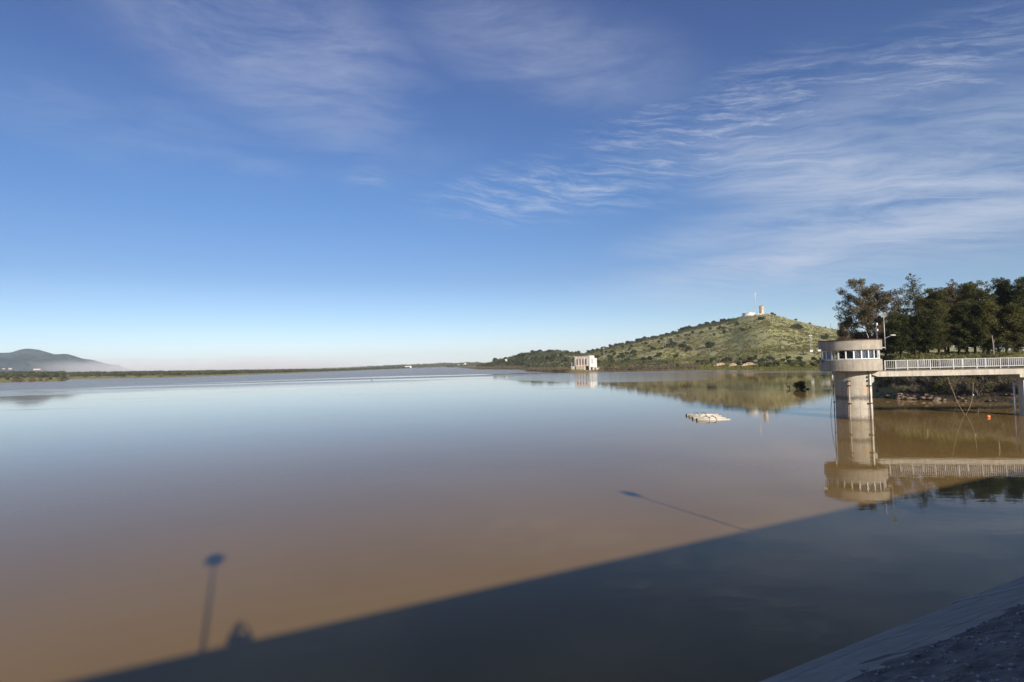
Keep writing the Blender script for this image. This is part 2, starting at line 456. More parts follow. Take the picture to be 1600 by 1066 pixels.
M['palerock'] = mat('grey_riprap_stone', (.13, .115, .10), .95, .4, 2, .5, 6)
M['whiterock'] = mat('pale_riprap_stone', (.36, .33, .30), .9, .3, 2, .4, 6)
M['skin'] = mat('skin', (.45, .28, .20), .6)
M['jacket'] = mat('dark_jacket', (.05, .055, .07), .9)
M['trousers'] = mat('blue_trousers', (.05, .06, .09), .9)
M['hair'] = mat('brown_hair', (.04, .028, .02), .8)
M['camblack'] = mat('camera_black', (.015, .015, .015), .5)
M['bird'] = mat('dark_feathers', (.07, .065, .06), .9)

gm = bpy.data.materials.new('window_glass'); gm.use_nodes = True
_p = gm.node_tree.nodes['Principled BSDF']; _p.inputs['Base Color'].default_value = (.85, .9, .92, 1)
_p.inputs['Roughness'].default_value = .02; _p.inputs['Transmission Weight'].default_value = 1.0; _p.inputs['IOR'].default_value = 1.05
_p.inputs['Specular IOR Level'].default_value = .5
M['glass'] = gm

GC = hill_mat('shore_ground', ((.24, .22, .08), (.27, .23, .11), (.27, .19, .11), (.11, .11, .05)), .03, .5)
M['hill'] = hill_mat('hill_scrubland',  ((.37, .355, .15), (.315, .305, .135), (.37, .295, .19), (.235, .235, .115)), .018, .26)
M['hill2'] = hill_mat('wooded_hill', ((.26, .25, .11), (.19, .19, .09), (.24, .20, .13), (.11, .11, .06)), .014, .18)
M['mountain'] = hill_mat('hazed_mountain_slope', ((.055, .085, .10), (.040, .066, .085), (.09, .10, .10), (.030, .050, .068)), .0022, .008)  # blue of distance haze is put into the slope colours themselves
M['farhill'] = hill_mat('far_hill', ((.18, .19, .09), (.13, .14, .07), (.20, .16, .11), (.08, .09, .05)), .004, .02)
M['bank'] = hill_mat('earth_bank', ((.12, .088, .055), (.085, .075, .04), (.15, .105, .07), (.045, .045, .028)), .15, 1.2)

# ------------------------------------------------------------------ terrain


def interp(tab, u): return float(np.interp(u, [a for a, _ in tab], [b for _, b in tab]))


WL = [(-400, 612), (0, 598), (100, 595.5), (101, 592.6), (260, 590), (500, 581.5), (600, 577.4), (640, 575.6), (700, 573.6), (716, 573.4), (720, 575),
      (749, 577.2), (816, 577.4), (824, 580.4), (895, 582), (940, 580.4), (1030, 578.2), (1090, 577), (1180, 578), (1290, 577.5), (1318, 578), (1336, 596),
      (1344, 618), (1366, 621), (1400, 624), (1600, 631), (1800, 634)]


def shore(u):
    if u <= 1800:
        p = gnd(u, interp(WL, u)); return math.hypot(p.x, p.y)
    return float(np.interp(u, [1800, 2500, 4000], [math.hypot(*gnd(1800, 634)[:2]), 100, 60]))


def vnoise(x, y, s, seed=0):
    from mathutils import noise
    return noise.noise(Vector((x * s + seed * 13.1, y * s - seed * 7.7, seed * 3.3)))


PLATEAU = [(-400, 10), (0, 9), (260, 5), (500, 2.5), (640, 2), (720, 1.5), (900, 3), (1290, 2), (1340, 6.4), (1400, 6.8), (2500, 7)]
RUN = [(-400, 200), (0, 170), (500, 220), (640, 300), (900, 40), (1290, 40), (1335, 14), (1366, 11), (1600, 10), (2500, 10)]


def ground_h(u, r):
    S = shore(u); d = r - S
    if d < 0: return max(-4.0, d * (.35 if u > 1330 else .12)) - .02
    pl = interp(PLATEAU, u); ru = interp(RUN, u)
    t = min(1, d / ru); h = pl * (t ** (.75 if u > 1330 else 1.25))
    x, y = polar(u, r)
    h += vnoise(x, y, .25, 2) * min(.5, d * .12) * (1 if u > 1330 else .4) + vnoise(x, y, .06, 3) * min(.8, d * .05)
    return max(h, .05 + min(d * .02, .5))


def ground_mesh():
    us = [-3000, -1800, -1200, -800, -600, -400] + list(np.arange(-300, 1330, 10)) + list(np.arange(1330, 1640, 3)) + list(np.arange(1640, 2000, 20)) + [2100, 2300, 2500, 3000, 4000]
    azs = [azim(u, hz(u)) for u in us]
    ds = [-60, -25, -10, -4, -1, 0, .5, 1, 1.6, 2.4, 3.3, 4.4, 5.6, 7, 8.5, 10, 12, 15, 20, 28, 40, 60, 90, 130, 180, 250, 400, 700, 1200, 2500, 5000, 9000, 15000]
    V = []; n = len(ds)
    for u in us:
        S = shore(u)
        for d in ds:
            r = max(S + d, 3); x, y = polar(u, r); V.append((x, y, ground_h(u, S + d) if d < 9000 else 2.0))
    Fq = [(i * n + k, i * n + k + 1, (i + 1) * n + k + 1, (i + 1) * n + k) for i in range(len(us) - 1) for k in range(n - 1)]
    # land behind the dam closes the ring
    extra = []
    a0, a1 = azs[-1], azs[0] + 2 * PI
    m = 24; base = len(V); rr = [3, 60, 300, 2000, 15000]
    for i in range(m + 1):
        a = a0 + (a1 - a0) * i / m
        for r in rr: V.append((r * math.sin(a), r * math.cos(a), -1.5 if r < 50 else (1.0 if i not in (m, m - 1, m - 2) else .5)))
    for i in range(m):
        for k in range(len(rr) - 1):
            Fq.append((base + i * 5 + k, base + i * 5 + k + 1, base + (i + 1) * 5 + k + 1, base + (i + 1) * 5 + k))
    o = np_mesh('ground', V, Fq, GC, smooth=True); tag(o, kind='structure')
    o.data.materials.append(M['bank'])
    mi = []
    for q in Fq:
        x, y, z = V[q[0]]; a = math.atan2(x, y)
        mi.append(1 if (math.hypot(x, y) < 116 + 0 and a > azim(1325)) else 0)
    o.data.polygons.foreach_set('material_index', mi)


class Ridge:
    """a hill: rises from the shore (or a given foot distance) to a crest whose skyline is surveyed"""
    def __init__(s, name, sky, crest, foot, material, power=1.25, rough=1.0, step=5, back=None, tail=1.5):
        s.sky = sky; s.crest = crest; s.foot = foot; s.power = power; s.rough = rough
        u0, u1 = sky[0][0], sky[-1][0]; us = np.arange(u0, u1 + .1, step)
        ts = list(np.linspace(0, 1, 46)) + [1.05, 1.12, 1.22, 1.4, tail, tail * 1.2]
        V = [];
        for u in us:
            fo = s.foot(u); cr = s.crest(u)
            for t in ts:
                r = fo + (cr - fo) * t; x, y = polar(u, r); V.append((x, y, s.h(u, r)))
        n = len(ts); Fq = [(i * n + k, i * n + k + 1, (i + 1) * n + k + 1, (i + 1) * n + k) for i in range(len(us) - 1) for k in range(n - 1)]
        o = np_mesh(name, V, Fq, material, smooth=True); tag(o, kind='structure')

    def h(s, u, r):
        fo = s.foot(u); cr = s.crest(u); t = (r - fo) / (cr - fo)
        y = interp(s.sky, u); H = max(EYE + tan_el(u, y) * cr, 0.0)
        if t <= 0: return -1.5 if t < 0 else -.3
        X, Y = polar(u, r)
        e = s.rough * (vnoise(X, Y, .016, 5) * 5 + vnoise(X, Y, .05, 6) * 1.8)
        # gullies fade out at the crest so the skyline stays where it is
        env = 4 * t * (1 - t) if t <= 1 else 0
        if t <= 1:
            lim = EYE + tan_el(u, y) * r
            return min(H * (t ** s.power) * (1 + .0 * t) + e * env * min(1, H / 40), max(lim, .3) if t > .6 else 1e9) - (.3 if t < .02 else 0)
        return H * max(0, 1 - ((t - 1) / 1.1) ** 1.4) - 1.5


def wl_foot(off=1.0): return lambda u: shore(u) + off


MTN = Ridge('mountain', [(-500, 566), (-300, 560), (-150, 555), (0, 551.5), (16, 551), (30, 546.6), (42, 544.6), (60, 546.5), (85, 553.8), (103, 552.8), (115, 556), (130, 560.8), (143, 562), (155, 565.5), (175, 570), (200, 576), (215, 582)],
            lambda u: 5200, lambda u: 3300, M['mountain'], 1.1, 9, 5)
FARH = Ridge('far_hills', [(420, 579.5), (480, 576.4), (540, 574.6), (570, 573.2), (600, 571.8), (640, 570.2), (680, 568.4), (695, 567.4), (710, 568.2), (730, 566.6), (745, 566.2), (762, 568), (790, 569), (860, 572)],
             lambda u: 3400, lambda u: max(shore(u) + 250, 2000) if u < 700 else 2050, M['farhill'], .8, 1.5, 5)
SMALL = Ridge('small_hill', [(735, 576), (742, 573), (752, 570), (765, 567), (780, 562), (800, 557), (815, 552.7), (835, 551), (850, 550), (860, 548.4), (870, 547.7), (885, 549), (905, 552.2), (930, 555), (980, 561), (1060, 566)],
              lambda u: 1150, wl_foot(30), M['hill2'], 1.2, 1.0, 4)
BIG = Ridge('hill', [(822, 569), (860, 566), (885, 562), (905, 556.5), (918, 551.6), (932, 547.8), (960, 541.5), (1000, 532.5), (1040, 523.5), (1070, 515), (1100, 507.5), (1130, 502.6), (1150, 498), (1160, 494.6),
                     (1175, 491.2), (1192, 490), (1203, 490), (1215, 492.5), (1240, 499.5), (1270, 506.5), (1300, 513.5), (1340, 522), (1400, 532), (1500, 543), (1650, 550), (1800, 552)],
            lambda u: 880 + 0 * u, lambda u: max(shore(u), 300 if u > 1200 else 0) + 26, M['hill'], 1.12, 1.0, 4)
ground_mesh()


def on_ridge(R, u, t):
    fo, cr = R.foot(u), R.crest(u); r = fo + (cr - fo) * t; x, y = polar(u, r)
    return Vector((x, y, R.h(u, r)))


def on_ground(u, d):
    r = shore(u) + d; x, y = polar(u, r); return Vector((x, y, ground_h(u, r)))


# water: one sheet
wm = MB()
wv = [(0, 0, 0)]; 
wb = np_mesh('water', [(-9000, -2500, 0), (9000, -2500, 0), (9000, 9000, 0), (-9000, 9000, 0)], [(0, 1, 2, 3)], M['water']); tag(wb, kind='structure')

# ------------------------------------------------------------------ foliage machinery


def leaf_quads(P, size, aspect=.5, rng=RNG, up=0.0):
    n = len(P); a = rng.normal(size=(n, 3)); a[:, 2] *= (1 - up) ; a /= np.linalg.norm(a, axis=1)[:, None] + 1e-9
    b = rng.normal(size=(n, 3)); b -= (b * a).sum(1)[:, None] * a; b /= np.linalg.norm(b, axis=1)[:, None] + 1e-9
    s = size * rng.uniform(.55, 1.35, n)[:, None]
    a = a * s; b = b * s * aspect
    V = np.stack([P - a - b * .4, P + a * .1 - b, P + a + b * .3, P - a * .2 + b], 1).reshape(-1, 3)
    return V, np.arange(4 * n).reshape(n, 4)


def crown_points(centres, radii, per, rng, squash=.75):
    out = []
    for c, r, k in zip(centres, radii, per):
        d = rng.normal(size=(k, 3)); d /= np.linalg.norm(d, axis=1)[:, None]
        q = rng.uniform(0, 1, k) ** .45
        p = d * (q * r)[:, None]; p[:, 2] *= squash
        out.append(p + np.array(c))
    return np.concatenate(out)


def make_tree(name, H, crown_w, z0, kind, seed, leafm, barkm, label, group, trunk_r=.22, leaf=.26, limbs=26, per=70, prof=None, lean=(0, 0), clump=1.0, cat='tree', multi=1):
    rng = np.random.default_rng(seed); rnd = random.Random(seed)
    root = empty(name); tag(root, label, cat, group)
    tb = MB(); cs = []; rs = []; ks = []
    prof = prof or (lambda t: math.sin(PI * min(1, .12 + t * .9)) ** .7)
    for mt in range(multi):
        ox, oy = (0, 0) if multi == 1 else (rnd.uniform(-.12, .12) * crown_w, rnd.uniform(-.12, .12) * crown_w)
        Hm = H * (1 if mt == 0 else rnd.uniform(.75, .95))
        pts = []; ph = rnd.uniform(0, 6)
        for i in range(9):
            t = i / 8; w = .02 * H * math.sin(ph + t * 5)
            pts.append(Vector((ox * (.2 + t) + lean[0] * t * H + w, oy * (.2 + t) + lean[1] * t * H + w * .6, t * Hm * .97 - .3 * (i == 0))))
        rad = [trunk_r * (1 - .93 * (i / 8)) ** .9 * (1.25 if i == 0 else 1) for i in range(9)]
        tb.tube(pts, rad, 7)

        def trunk_at(z):
            t = max(0, min(.999, z / (Hm * .97))) * 8; i = int(t); return pts[i].lerp(pts[i + 1], t - i), rad[i]
        nl = max(4, limbs // multi)
        for i in range(nl):
            t = (i + rnd.random()) / nl; z = z0 + (Hm - z0) * t * .97
            p, rr = trunk_at(z * .96); a = i * 2.4 + rnd.uniform(-.5, .5)
            L = crown_w / 2 * prof(t) * rnd.uniform(.55, 1.12)
            rise = {'pine': .15, 'euc': .55, 'slender': .7}.get(kind, .4) * L * rnd.uniform(.5, 1.3)
            if kind == 'euc' and t < .3: rise *= .2
            q = p + Vector((math.cos(a) * L, math.sin(a) * L, rise)); mid = p.lerp(q, .5) + Vector((0, 0, .1 * L))
            tb.tube([p, mid, q], [max(.025, rr * .45), max(.02, rr * .28), .012], 5, cap=False)
            nc = 2 + int(L / 1.0)
            for j in range(nc):
                s = .35 + .65 * (j + .6) / nc; c = p.lerp(q, s) + Vector((rnd.gauss(0, .32), rnd.gauss(0, .32), rnd.gauss(.1, .25))) * clump
                cs.append(c); r = clump * rnd.uniform(.45, .95); r *= (.45 + .6 * prof(t)) if kind == 'slender' else 1; rs.append(r); ks.append(int(per * (r / .7) ** 2))
                tb.tube([p.lerp(q, s * .8), c], [.022, .008], 4, cap=False)
                if kind == 'euc' and rnd.random() < .5:
                    cs.append(c + Vector((0, 0, -.7))); rs.append(r * .6); ks.append(int(per * .4))
        cs.append(pts[-1]); rs.append(.4 * clump); ks.append(per // 2)
    P = crown_points(cs, rs, ks, rng)
    V, Fq = leaf_quads(P, leaf, .42, rng)
    tb.build('trunk', barkm, root, smooth=True)
    np_mesh('crown', V, Fq, leafm, root)
    return root


def make_bush(name, w, h, seed, leafm, barkm, label, group, leaf=.2, n=900, stems=9, lumps=9, cat='bush', bare=0.0):
    rng = np.random.default_rng(seed); rnd = random.Random(seed)
    root = empty(name); tag(root, label, cat, group); tb = MB(); cs = []; rs = []; ks = []
    for i in range(stems):
        a = rnd.uniform(0, 2 * PI); L = w / 2 * rnd.uniform(.35, 1); q = Vector((math.cos(a) * L, math.sin(a) * L, h * rnd.uniform(.45, .98) * (1 - .35 * (L / (w / 2)) ** 2)))
        tb.tube([(0.1 * math.cos(a), .1 * math.sin(a), -.2), q * .5 + Vector((0, 0, h * .08)), q], [.05, .03, .01], 4, cap=False)
        for k in range(4 if bare else 1):
            s = rnd.uniform(.4, 1); c = q * s; e = c + Vector((rnd.gauss(0, .3), rnd.gauss(0, .3), rnd.uniform(.1, .6))) * (w / 3)
            if bare: tb.tube([c, e], [.018, .007], 3, cap=False)
    for i in range(lumps):
        a = rnd.uniform(0, 2 * PI); L = w / 2 * rnd.uniform(0, .72) ; z = h * rnd.uniform(.25, .82) * (1 - .4 * (L / (w / 2)) ** 2)
        cs.append((math.cos(a) * L, math.sin(a) * L, z)); r = min(w, h) * rnd.uniform(.18, .34); rs.append(r); ks.append(n // lumps)
    V, Fq = leaf_quads(crown_points(cs, rs, ks, rng, .8), leaf, .5, rng)
    tb.build('stem', barkm, root); np_mesh('foliage', V, Fq, leafm, root)
    return root


def place(o, loc, rz=0.0, s=1.0, label=None, group=None, sz=None):
    o.location = loc; o.rotation_euler = (0, 0, rz); o.scale = (s, s, sz or s)
    if label: o['label'] = label
    if group: o['group'] = group
    return o


# ------------------------------------------------------------------ DAM, with the road crest behind the camera
DU = Vector((.8894, .4571, 0)); DN = Vector((-.4571, .8894, 0))   # along the dam / out over the water


def dn(u, n, z): return DU * u + DN * n + Vector((0, 0, z))


def strip(prof, u0, u1, step=None, jitter=None):
    mb = MB(); us = np.arange(u0, u1 + .001, step or (u1 - u0)); n = len(prof)
    vs = [dn(u, p[0], p[1]) for u in us for p in prof]
    fs = [(i * n + k, i * n + k + 1, (i + 1) * n + k + 1, (i + 1) * n + k) for i in range(len(us) - 1) for k in range(n - 1)]
    return mb.add(vs, fs)


dam = empty('dam'); tag(dam, 'grey concrete dam in shade with a rough stone slope down to the brown water', 'dam')
PT, DECK = 6.9, 5.88         # parapet top, crest road
U0, U1 = -70, 118
SL = lambda n: (9.47 - n) * .615    # face height above water at offset n
strip([(14.5, SL(14.5)), (9.47, 0), (6.05, SL(6.05))], U0, U1, 2).build('concrete_apron', M['dam'], dam)
# rough stone-faced upper slope
pts = []
rngs = np.random.default_rng(3)
us = np.concatenate([np.arange(U0, -4, 2), np.arange(-4, 30, .22), np.arange(30, U1 + 1, 2)]); ns = np.arange(7.2, .29, -.19)
V = []
for u in us:
    for n in ns:
        e = vnoise(u, n, 1.6, 1) * .07 + vnoise(u, n, 4.5, 2) * .05 - max(0, n - 5.9) * .07 + (.5 * max(0, n - 5.6) * .1 * vnoise(u, n, .5, 7))
        V.append(tuple(dn(u, n, SL(n) + .02 + e)))
k = len(ns); Fq = [(i * k + j, i * k + j + 1, (i + 1) * k + j + 1, (i + 1) * k + j) for i in range(len(us) - 1) for j in range(k - 1)]
np_mesh('stone_facing', V, Fq, M['palerock'], dam)
strip([(.30, SL(.3) - .2), (.30, 5.9), (.19, 5.9), (.19, PT), (-.06, PT), (-.06, DECK)], U0, U1, 2).build('parapet', M['dam'], dam)
strip([(-.06, DECK), (-1.2, DECK), (-1.2, DECK - .12), (-7.2, DECK - .1), (-7.2, DECK), (-8.4, DECK)], U0, U1, 2).build('crest_road', M['deck'], dam)
strip([(-8.4, DECK), (-8.4, DECK - .5), (-20, -1.8)], U0, U1, 2).build('downstream_face', M['dam'], dam)
# the pale cracked stones lying on the facing: nobody could count them
V = []; Fq = []
for i in range(3600):
    u = rngs.uniform(2, 24); n = rngs.uniform(1.2, 6.1); s = .009 + .035 * rngs.random() ** 2.5
    c = dn(u, n, SL(n) + .04 + vnoise(u, n, 1.6, 1) * .07 + vnoise(u, n, 4.5, 2) * .06)
    a = rngs.uniform(0, PI, 1)[0]; e = [Vector((math.cos(a), math.sin(a), 0)) * s * rngs.uniform(.9, 2.2), Vector((-math.sin(a), math.cos(a), 0)) * s, Vector((0, 0, s * .7))]
    b = len(V)
    for sx, sy, sz in ((1, 0, 0), (0, 1, 0), (-1, 0, 0), (0, -1, 0), (0, 0, 1), (0, 0, -1)):
        V.append(tuple(c + e[0] * sx + e[1] * sy + e[2] * sz))
    for f in ((0, 1, 4), (1, 2, 4), (2, 3, 4), (3, 0, 4), (1, 0, 5), (2, 1, 5), (3, 2, 5), (0, 3, 5)): Fq.append(tuple(b + q for q in f))
o = np_mesh('gravel', V, Fq, M['whiterock']); tag(o, 'pale stones scattered over the dark upper slope of the dam', 'stones', kind='stuff')
# pale hose lying across the apron


def on_face(px, py):
    d = Vector(ray(px, py)); o = Vector((0, 0, EYE))
    # plane z = (9.47-n)*.615
    f = lambda p: p.z - (9.47 - p.dot(DN)) * .615
    a = f(o); b = f(o + d) - a; t = -a / b; return o + d * t


hp = [on_face(px, py) + Vector((0, 0, .045)) for px, py in ((1448, 953.5), (1470, 948.5), (1500, 940.5), (1530, 933.5), (1565, 926.5), (1600, 918.5), (1640, 910))]
hb = MB().tube(hp, .017, 6); o = hb.build('hose', mat('pale_hose', (.42, .44, .42), .6), smooth=True); tag(o, 'thin pale hose lying along the concrete foot of the dam', 'hose')

# lamp posts on the dam crest (their shadows lie on the water)


def lamp_post(u, n, top, label, tilt):
    root = empty('street_lamp', dn(u, n, DECK)); tag(root, label, 'street lamp')
    h = top - DECK
    MB().box(-.18, -.18, 0, .18, .18, .03).build('base_plate', M['galv'], root)
    MB().tube([(0, 0, .03), (0, 0, h - .2)], [.06, .04], 10).build('pole', M['galv'], root, True)
    hd = MB().lathe([(0, .14), (.16, .13), (.34, .03), (.36, -.02), (.30, -.06), (0, -.07)], n=24).build('lamp_head', M['white'], root, True)
    hd.location = (0, 0, h); hd.rotation_euler = tilt
    return root


lamp_post(-.95, -.45, 10.38, 'disc headed lamp post beside the photographer, its thick shadow upright on the water', (math.radians(35), 0, .5))
lamp_post(19.86, -.45, 10.36, 'disc headed lamp post casting the long thin slanting shadow', (math.radians(30), 0, .5))

# ------------------------------------------------------------------ photographer: behind the lens, seen as a shadow


def skin_obj(name, verts, edges, rad, m, parent, sub=2):
    me = bpy.data.meshes.new(name); me.from_pydata(verts, edges, []); me.materials.append(m)
    o = bpy.data.objects.new(name, me); COL.objects.link(o); o.parent = parent
    sk = o.modifiers.new('skin', 'SKIN'); sk.use_smooth_shade = True
    for i, r in enumerate(rad): me.skin_vertices[0].data[i].radius = (r, r) if not hasattr(r, '__len__') else r
    me.skin_vertices[0].data[0].use_root = True
    s = o.modifiers.new('sub', 'SUBSURF'); s.levels = sub; s.render_levels = sub
    return o


def person():
    root = empty('person', (0, 0, DECK)); root.rotation_euler = (0, 0, math.radians(10))
    tag(root, 'person taking the photo with elbows out, seen as a shadow on the water', 'person')
    y = -.16; z = EYE - DECK
    bv = [(0, y - .34, .92), (0, y - .28, 1.12), (0, y - .20, 1.34), (0, y - .14, 1.44), (0, y - .10, z - .10), (0, y - .10, z + .06),
          (-.09, y - .33, .86), (-.12, y - .24, .48), (-.12, y - .34, .08), (-.13, y - .20, .03),
          (.09, y - .33, .86), (.13, y - .30, .48), (.13, y - .48, .08), (.14, y - .34, .03),
          (-.19, y - .16, 1.37), (-.33, y + .02, 1.16), (-.13, y + .12, z - .05),
          (.19, y - .16, 1.37), (.33, y + .02, 1.16), (.13, y + .12, z - .05)]
    be = [(0, 1), (1, 2), (2, 3), (3, 4), (4, 5), (0, 6), (6, 7), (7, 8), (8, 9), (0, 10), (10, 11), (11, 12), (12, 13), (2, 14), (14, 15), (15, 16), (2, 17), (17, 18), (18, 19)]
    r = [(.15, .11), (.14, .10), (.16, .11), .065, .07, .085, .09, .065, .045, .04, .09, .065, .045, .04, .06, .045, .028, .06, .045, .028]
    body = skin_obj('body', bv, be, r, M['skin'], root)
    jk = skin_obj('jacket', [bv[i] for i in (0, 1, 2, 14, 15, 17, 18)] + [(-.15, y + .10, z - .08), (.15, y + .10, z - .08)],
                  [(0, 1), (1, 2), (2, 3), (3, 4), (4, 7), (2, 5), (5, 6), (6, 8)], [(.175, .13), (.165, .125), (.185, .13), .078, .062, .078, .062, .042, .042], M['jacket'], root)
    skin_obj('trousers', [bv[i] for i in (0, 6, 7, 8, 10, 11, 12)], [(0, 1), (1, 2), (2, 3), (0, 4), (4, 5), (5, 6)], [(.165, .12), .105, .085, .07, .105, .085, .07], M['trousers'], root)
    for s in (-1, 1):   # hands round the camera
        hb_ = MB(); hb_.ball((s * .105, y + .10, z - .02), .022, .045, .05)
        for i in range(4):
            L = (.062, .07, .066, .05)[i]; zz = z + .025 - i * .02
            hb_.tube([(s * .105, y + .12, zz), (s * .10, y + .148, zz), (s * (.10 - L * .5), y + .150, zz)], [.010, .009, .007], 6)
        hb_.tube([(s * .10, y + .08, z - .03), (s * .07, y + .075, z - .02), (s * .05, y + .08, z)], [.012, .01, .008], 6)
        hb_.build('hand', M['skin'], root, True)
    # face
    MB().ball((0, y - .005, z - .02), .014, .022, .022).build('nose', M['skin'], root, True)
    for s in (-1, 1): MB().ball((s * .082, y - .1, z), .012, .02, .032).build('ear', M['skin'], root, True)
    MB().ball((0, y - .018, z - .062), .026, .01, .008).build('mouth', M['skin'], root, True)
    MB().ball((0, y - .125, z + .045), .098, .108, .105).build('hair', M['hair'], root, True)
    return root


person()
cb = empty('handheld_camera', (0, -.10, EYE - .0)); tag(cb, 'black camera held to the eye, part of the shadow of the photographer', 'camera')
MB().box(-.07, -.03, -.055, .07, .02, .04).build('camera_body', M['camblack'], cb, bevel=.008)
MB().tube([(0, .02, 0), (0, .075, 0)], [.036, .033], 16).build('lens_barrel', M['camblack'], cb, True)

# ------------------------------------------------------------------ INTAKE TOWER
TC = gnd(1335.5, 655.5); _d = Vector((TC.x, TC.y, 0)).normalized(); TR, PR = 1.93, 3.27
TCc = TC + _d * TR; TX, TY = TCc.x, TCc.y
POD = Vector((TX - .18, TY + .05, 0))
B1 = at(1383, 588, 68.0); B2 = at(1600, 584.2, 65.7)
bd = Vector((B2.x - B1.x, B2.y - B1.y, 0)).normalized(); bn = Vector((-bd.y, bd.x, 0))   # along bridge, away from camera
tower = empty('intake_tower', (TX, TY, 0)); tower['abs'] = 1
tag(tower, 'round weathered concrete intake tower with a wider glazed cabin on top, standing in the water', 'tower')
Zb, Zs, Zw, Zr = 5.66, 7.06, 8.12, 9.30
MB().lathe([(TR, -4), (TR, 1.2), (TR, 2.4), (TR, 3.6), (TR, 4.8), (TR, Zb + .02)], (TX, TY), 72).build('shaft', M['tower'], tower, True)
px_, py_ = POD.x, POD.y


def ring(prof, name, m, n=72, smooth=False):
    o = MB().lathe(prof, (px_, py_), n, closed=True).build(name, m, tower)
    return o


ring([(0.0, Zb), (PR - .03, Zb), (PR, Zb + .06), (PR, Zs - .1), (PR - .16, Zs - .04), (PR - .16, Zs), (PR - .42, Zs), (PR - .42, Zb + .3), (0.0, Zb + .3)], 'lower_parapet', M['tower_top'])
ring([(0.0, Zw + .05), (PR - .40, Zw + .05), (PR - .40, Zw), (PR + .03, Zw), (PR + .05, Zw + .02), (PR + .05, Zr - .06), (0.0, Zr - .06)], 'upper_parapet', M['tower_top'])
ring([(0.0, Zr - .055), (PR + .12, Zr - .055), (PR + .13, Zr + .01), (PR + .02, Zr + .05), (0.0, Zr + .12)], 'roof', M['rooftrim'])
# 24-sided window ring
WR = PR - .26; NW = 24
face = math.atan2(-py_, -px_)
blinds = {}
for i in range(NW):
    a = face + (i + .5 - 12) * 2 * PI / NW; a1 = a + 2 * PI / NW
    p0 = Vector((px_ + WR * math.cos(a), py_ + WR * math.sin(a), 0)); p1 = Vector((px_ + WR * math.cos(a1), py_ + WR * math.sin(a1), 0))
    e = (p1 - p0); L = e.length; e.normalize(); nn = Vector((e.y, -e.x, 0))
    if nn.dot(p0 - Vector((px_, py_, 0))) < 0: nn = -nn
    Mx = Matrix(((e.x, nn.x, 0, p0.x), (e.y, nn.y, 0, p0.y), (0, 0, 1, 0), (0, 0, 0, 1)))
    f = MB()
    f.box(-.07, -.05, Zs, .07, .05, Zw, Mx)
    f.box(.073, -.035, Zs + .002, L - .073, .035, Zs + .075, Mx); f.box(.073, -.035, Zw - .075, L - .073, .035, Zw - .002, Mx)
    wf = f.build('window', M['frame'], tower)
    pn = MB().box(.05, -.006, Zs + .07, L - .05, .006, Zw - .07, Mx).build('pane', M['glass'], wf); pn.matrix_parent_inverse = Matrix()
    pn.parent = wf
    if i in (12, 13, 14, 16, 17, 8, 7, 6, 3):
        drop = {12: .97, 14: .9}.get(i, 1)
        bl = MB().box(.06, -.12, Zw - .07 - (Zw - Zs - .14) * drop, L - .06, -.10, Zw - .07, Mx).build('blind', M['blind'], wf)
        bl.matrix_parent_inverse = Matrix()
# a lift-gear cabinet inside
MB().lathe([(0.35, Zb + .302), (.35, Zw - .2), (.0, Zw - .2)], (px_, py_), 16).build('gate_winch', M['galv'], tower)
# corbel that carries the bridge
ca = math.atan2(bd.y, bd.x)


def bm4(o): return Matrix(((bd.x, bn.x, 0, o.x), (bd.y, bn.y, 0, o.y), (0, 0, 1, 0), (0, 0, 0, 1)))


BW = 2.5
# bridge axis: near edge passes through B1
near0 = Vector((B1.x, B1.y, 0)); s_t = (Vector((TX, TY, 0)) - near0).dot(bd)        # tower centre along the bridge line
off_t = (Vector((TX, TY, 0)) - near0).dot(bn)
BM = bm4(near0)
cor = MB()
y0, y1 = .10, BW - .10
s0, s1 = s_t + TR - .35, s_t + TR + .42
vs = [(s0, y0, 3.55), (s1 - .35, y0, 4.0), (s1, y0, 4.35), (s1, y0, 4.86), (s0, y0, 4.86)]
vs = [BM @ Vector(v) for v in vs] + [BM @ Vector((v[0], y1, v[2])) for v in vs]
cor.add(vs, [(0, 1, 2, 3, 4), (9, 8, 7, 6, 5)] + [(i, 5 + i, 5 + (i + 1) % 5, (i + 1) % 5) for i in range(5)])
cor.build('corbel', M['bridge'], tower)
# guide rods with clamps
for ang, ra, m, z0, z1, nm in ((-1.62, .05, 'dark', -1, 5.6, 0), (-.20, .06, 'rust', -1, 4.6, 1), (.84, .03, 'dark', -1, 5.64, 1), (1.0, .075, 'rod', -1, 5.64, 0)):
    # angle measured from the direction facing the camera, positive to the right
    a = face + ang; ex, ey = math.cos(a), math.sin(a); R_ = TR + .10
    R_ = TR + .14; rd = MB().tube([(TX + ex * R_, TY + ey * R_, z0), (TX + ex * R_, TY + ey * R_, z1)], ra, 8).build('guide_rod', M[m], tower, True)
    for zc in ((1.85, 3.9) if nm == 0 else (1.85, 3.95, 4.5, 4.95)):
        if zc > z1: continue
        b = MB(); Mx = Matrix.Translation((TX + ex * R_, TY + ey * R_, zc)) @ Matrix.Rotation(a, 4, 'Z')
        b.box(-.12, -.15, -.06, .10, .15, .06, Mx); cl = b.build('clamp', M['dark'], rd); cl.matrix_parent_inverse = Matrix()
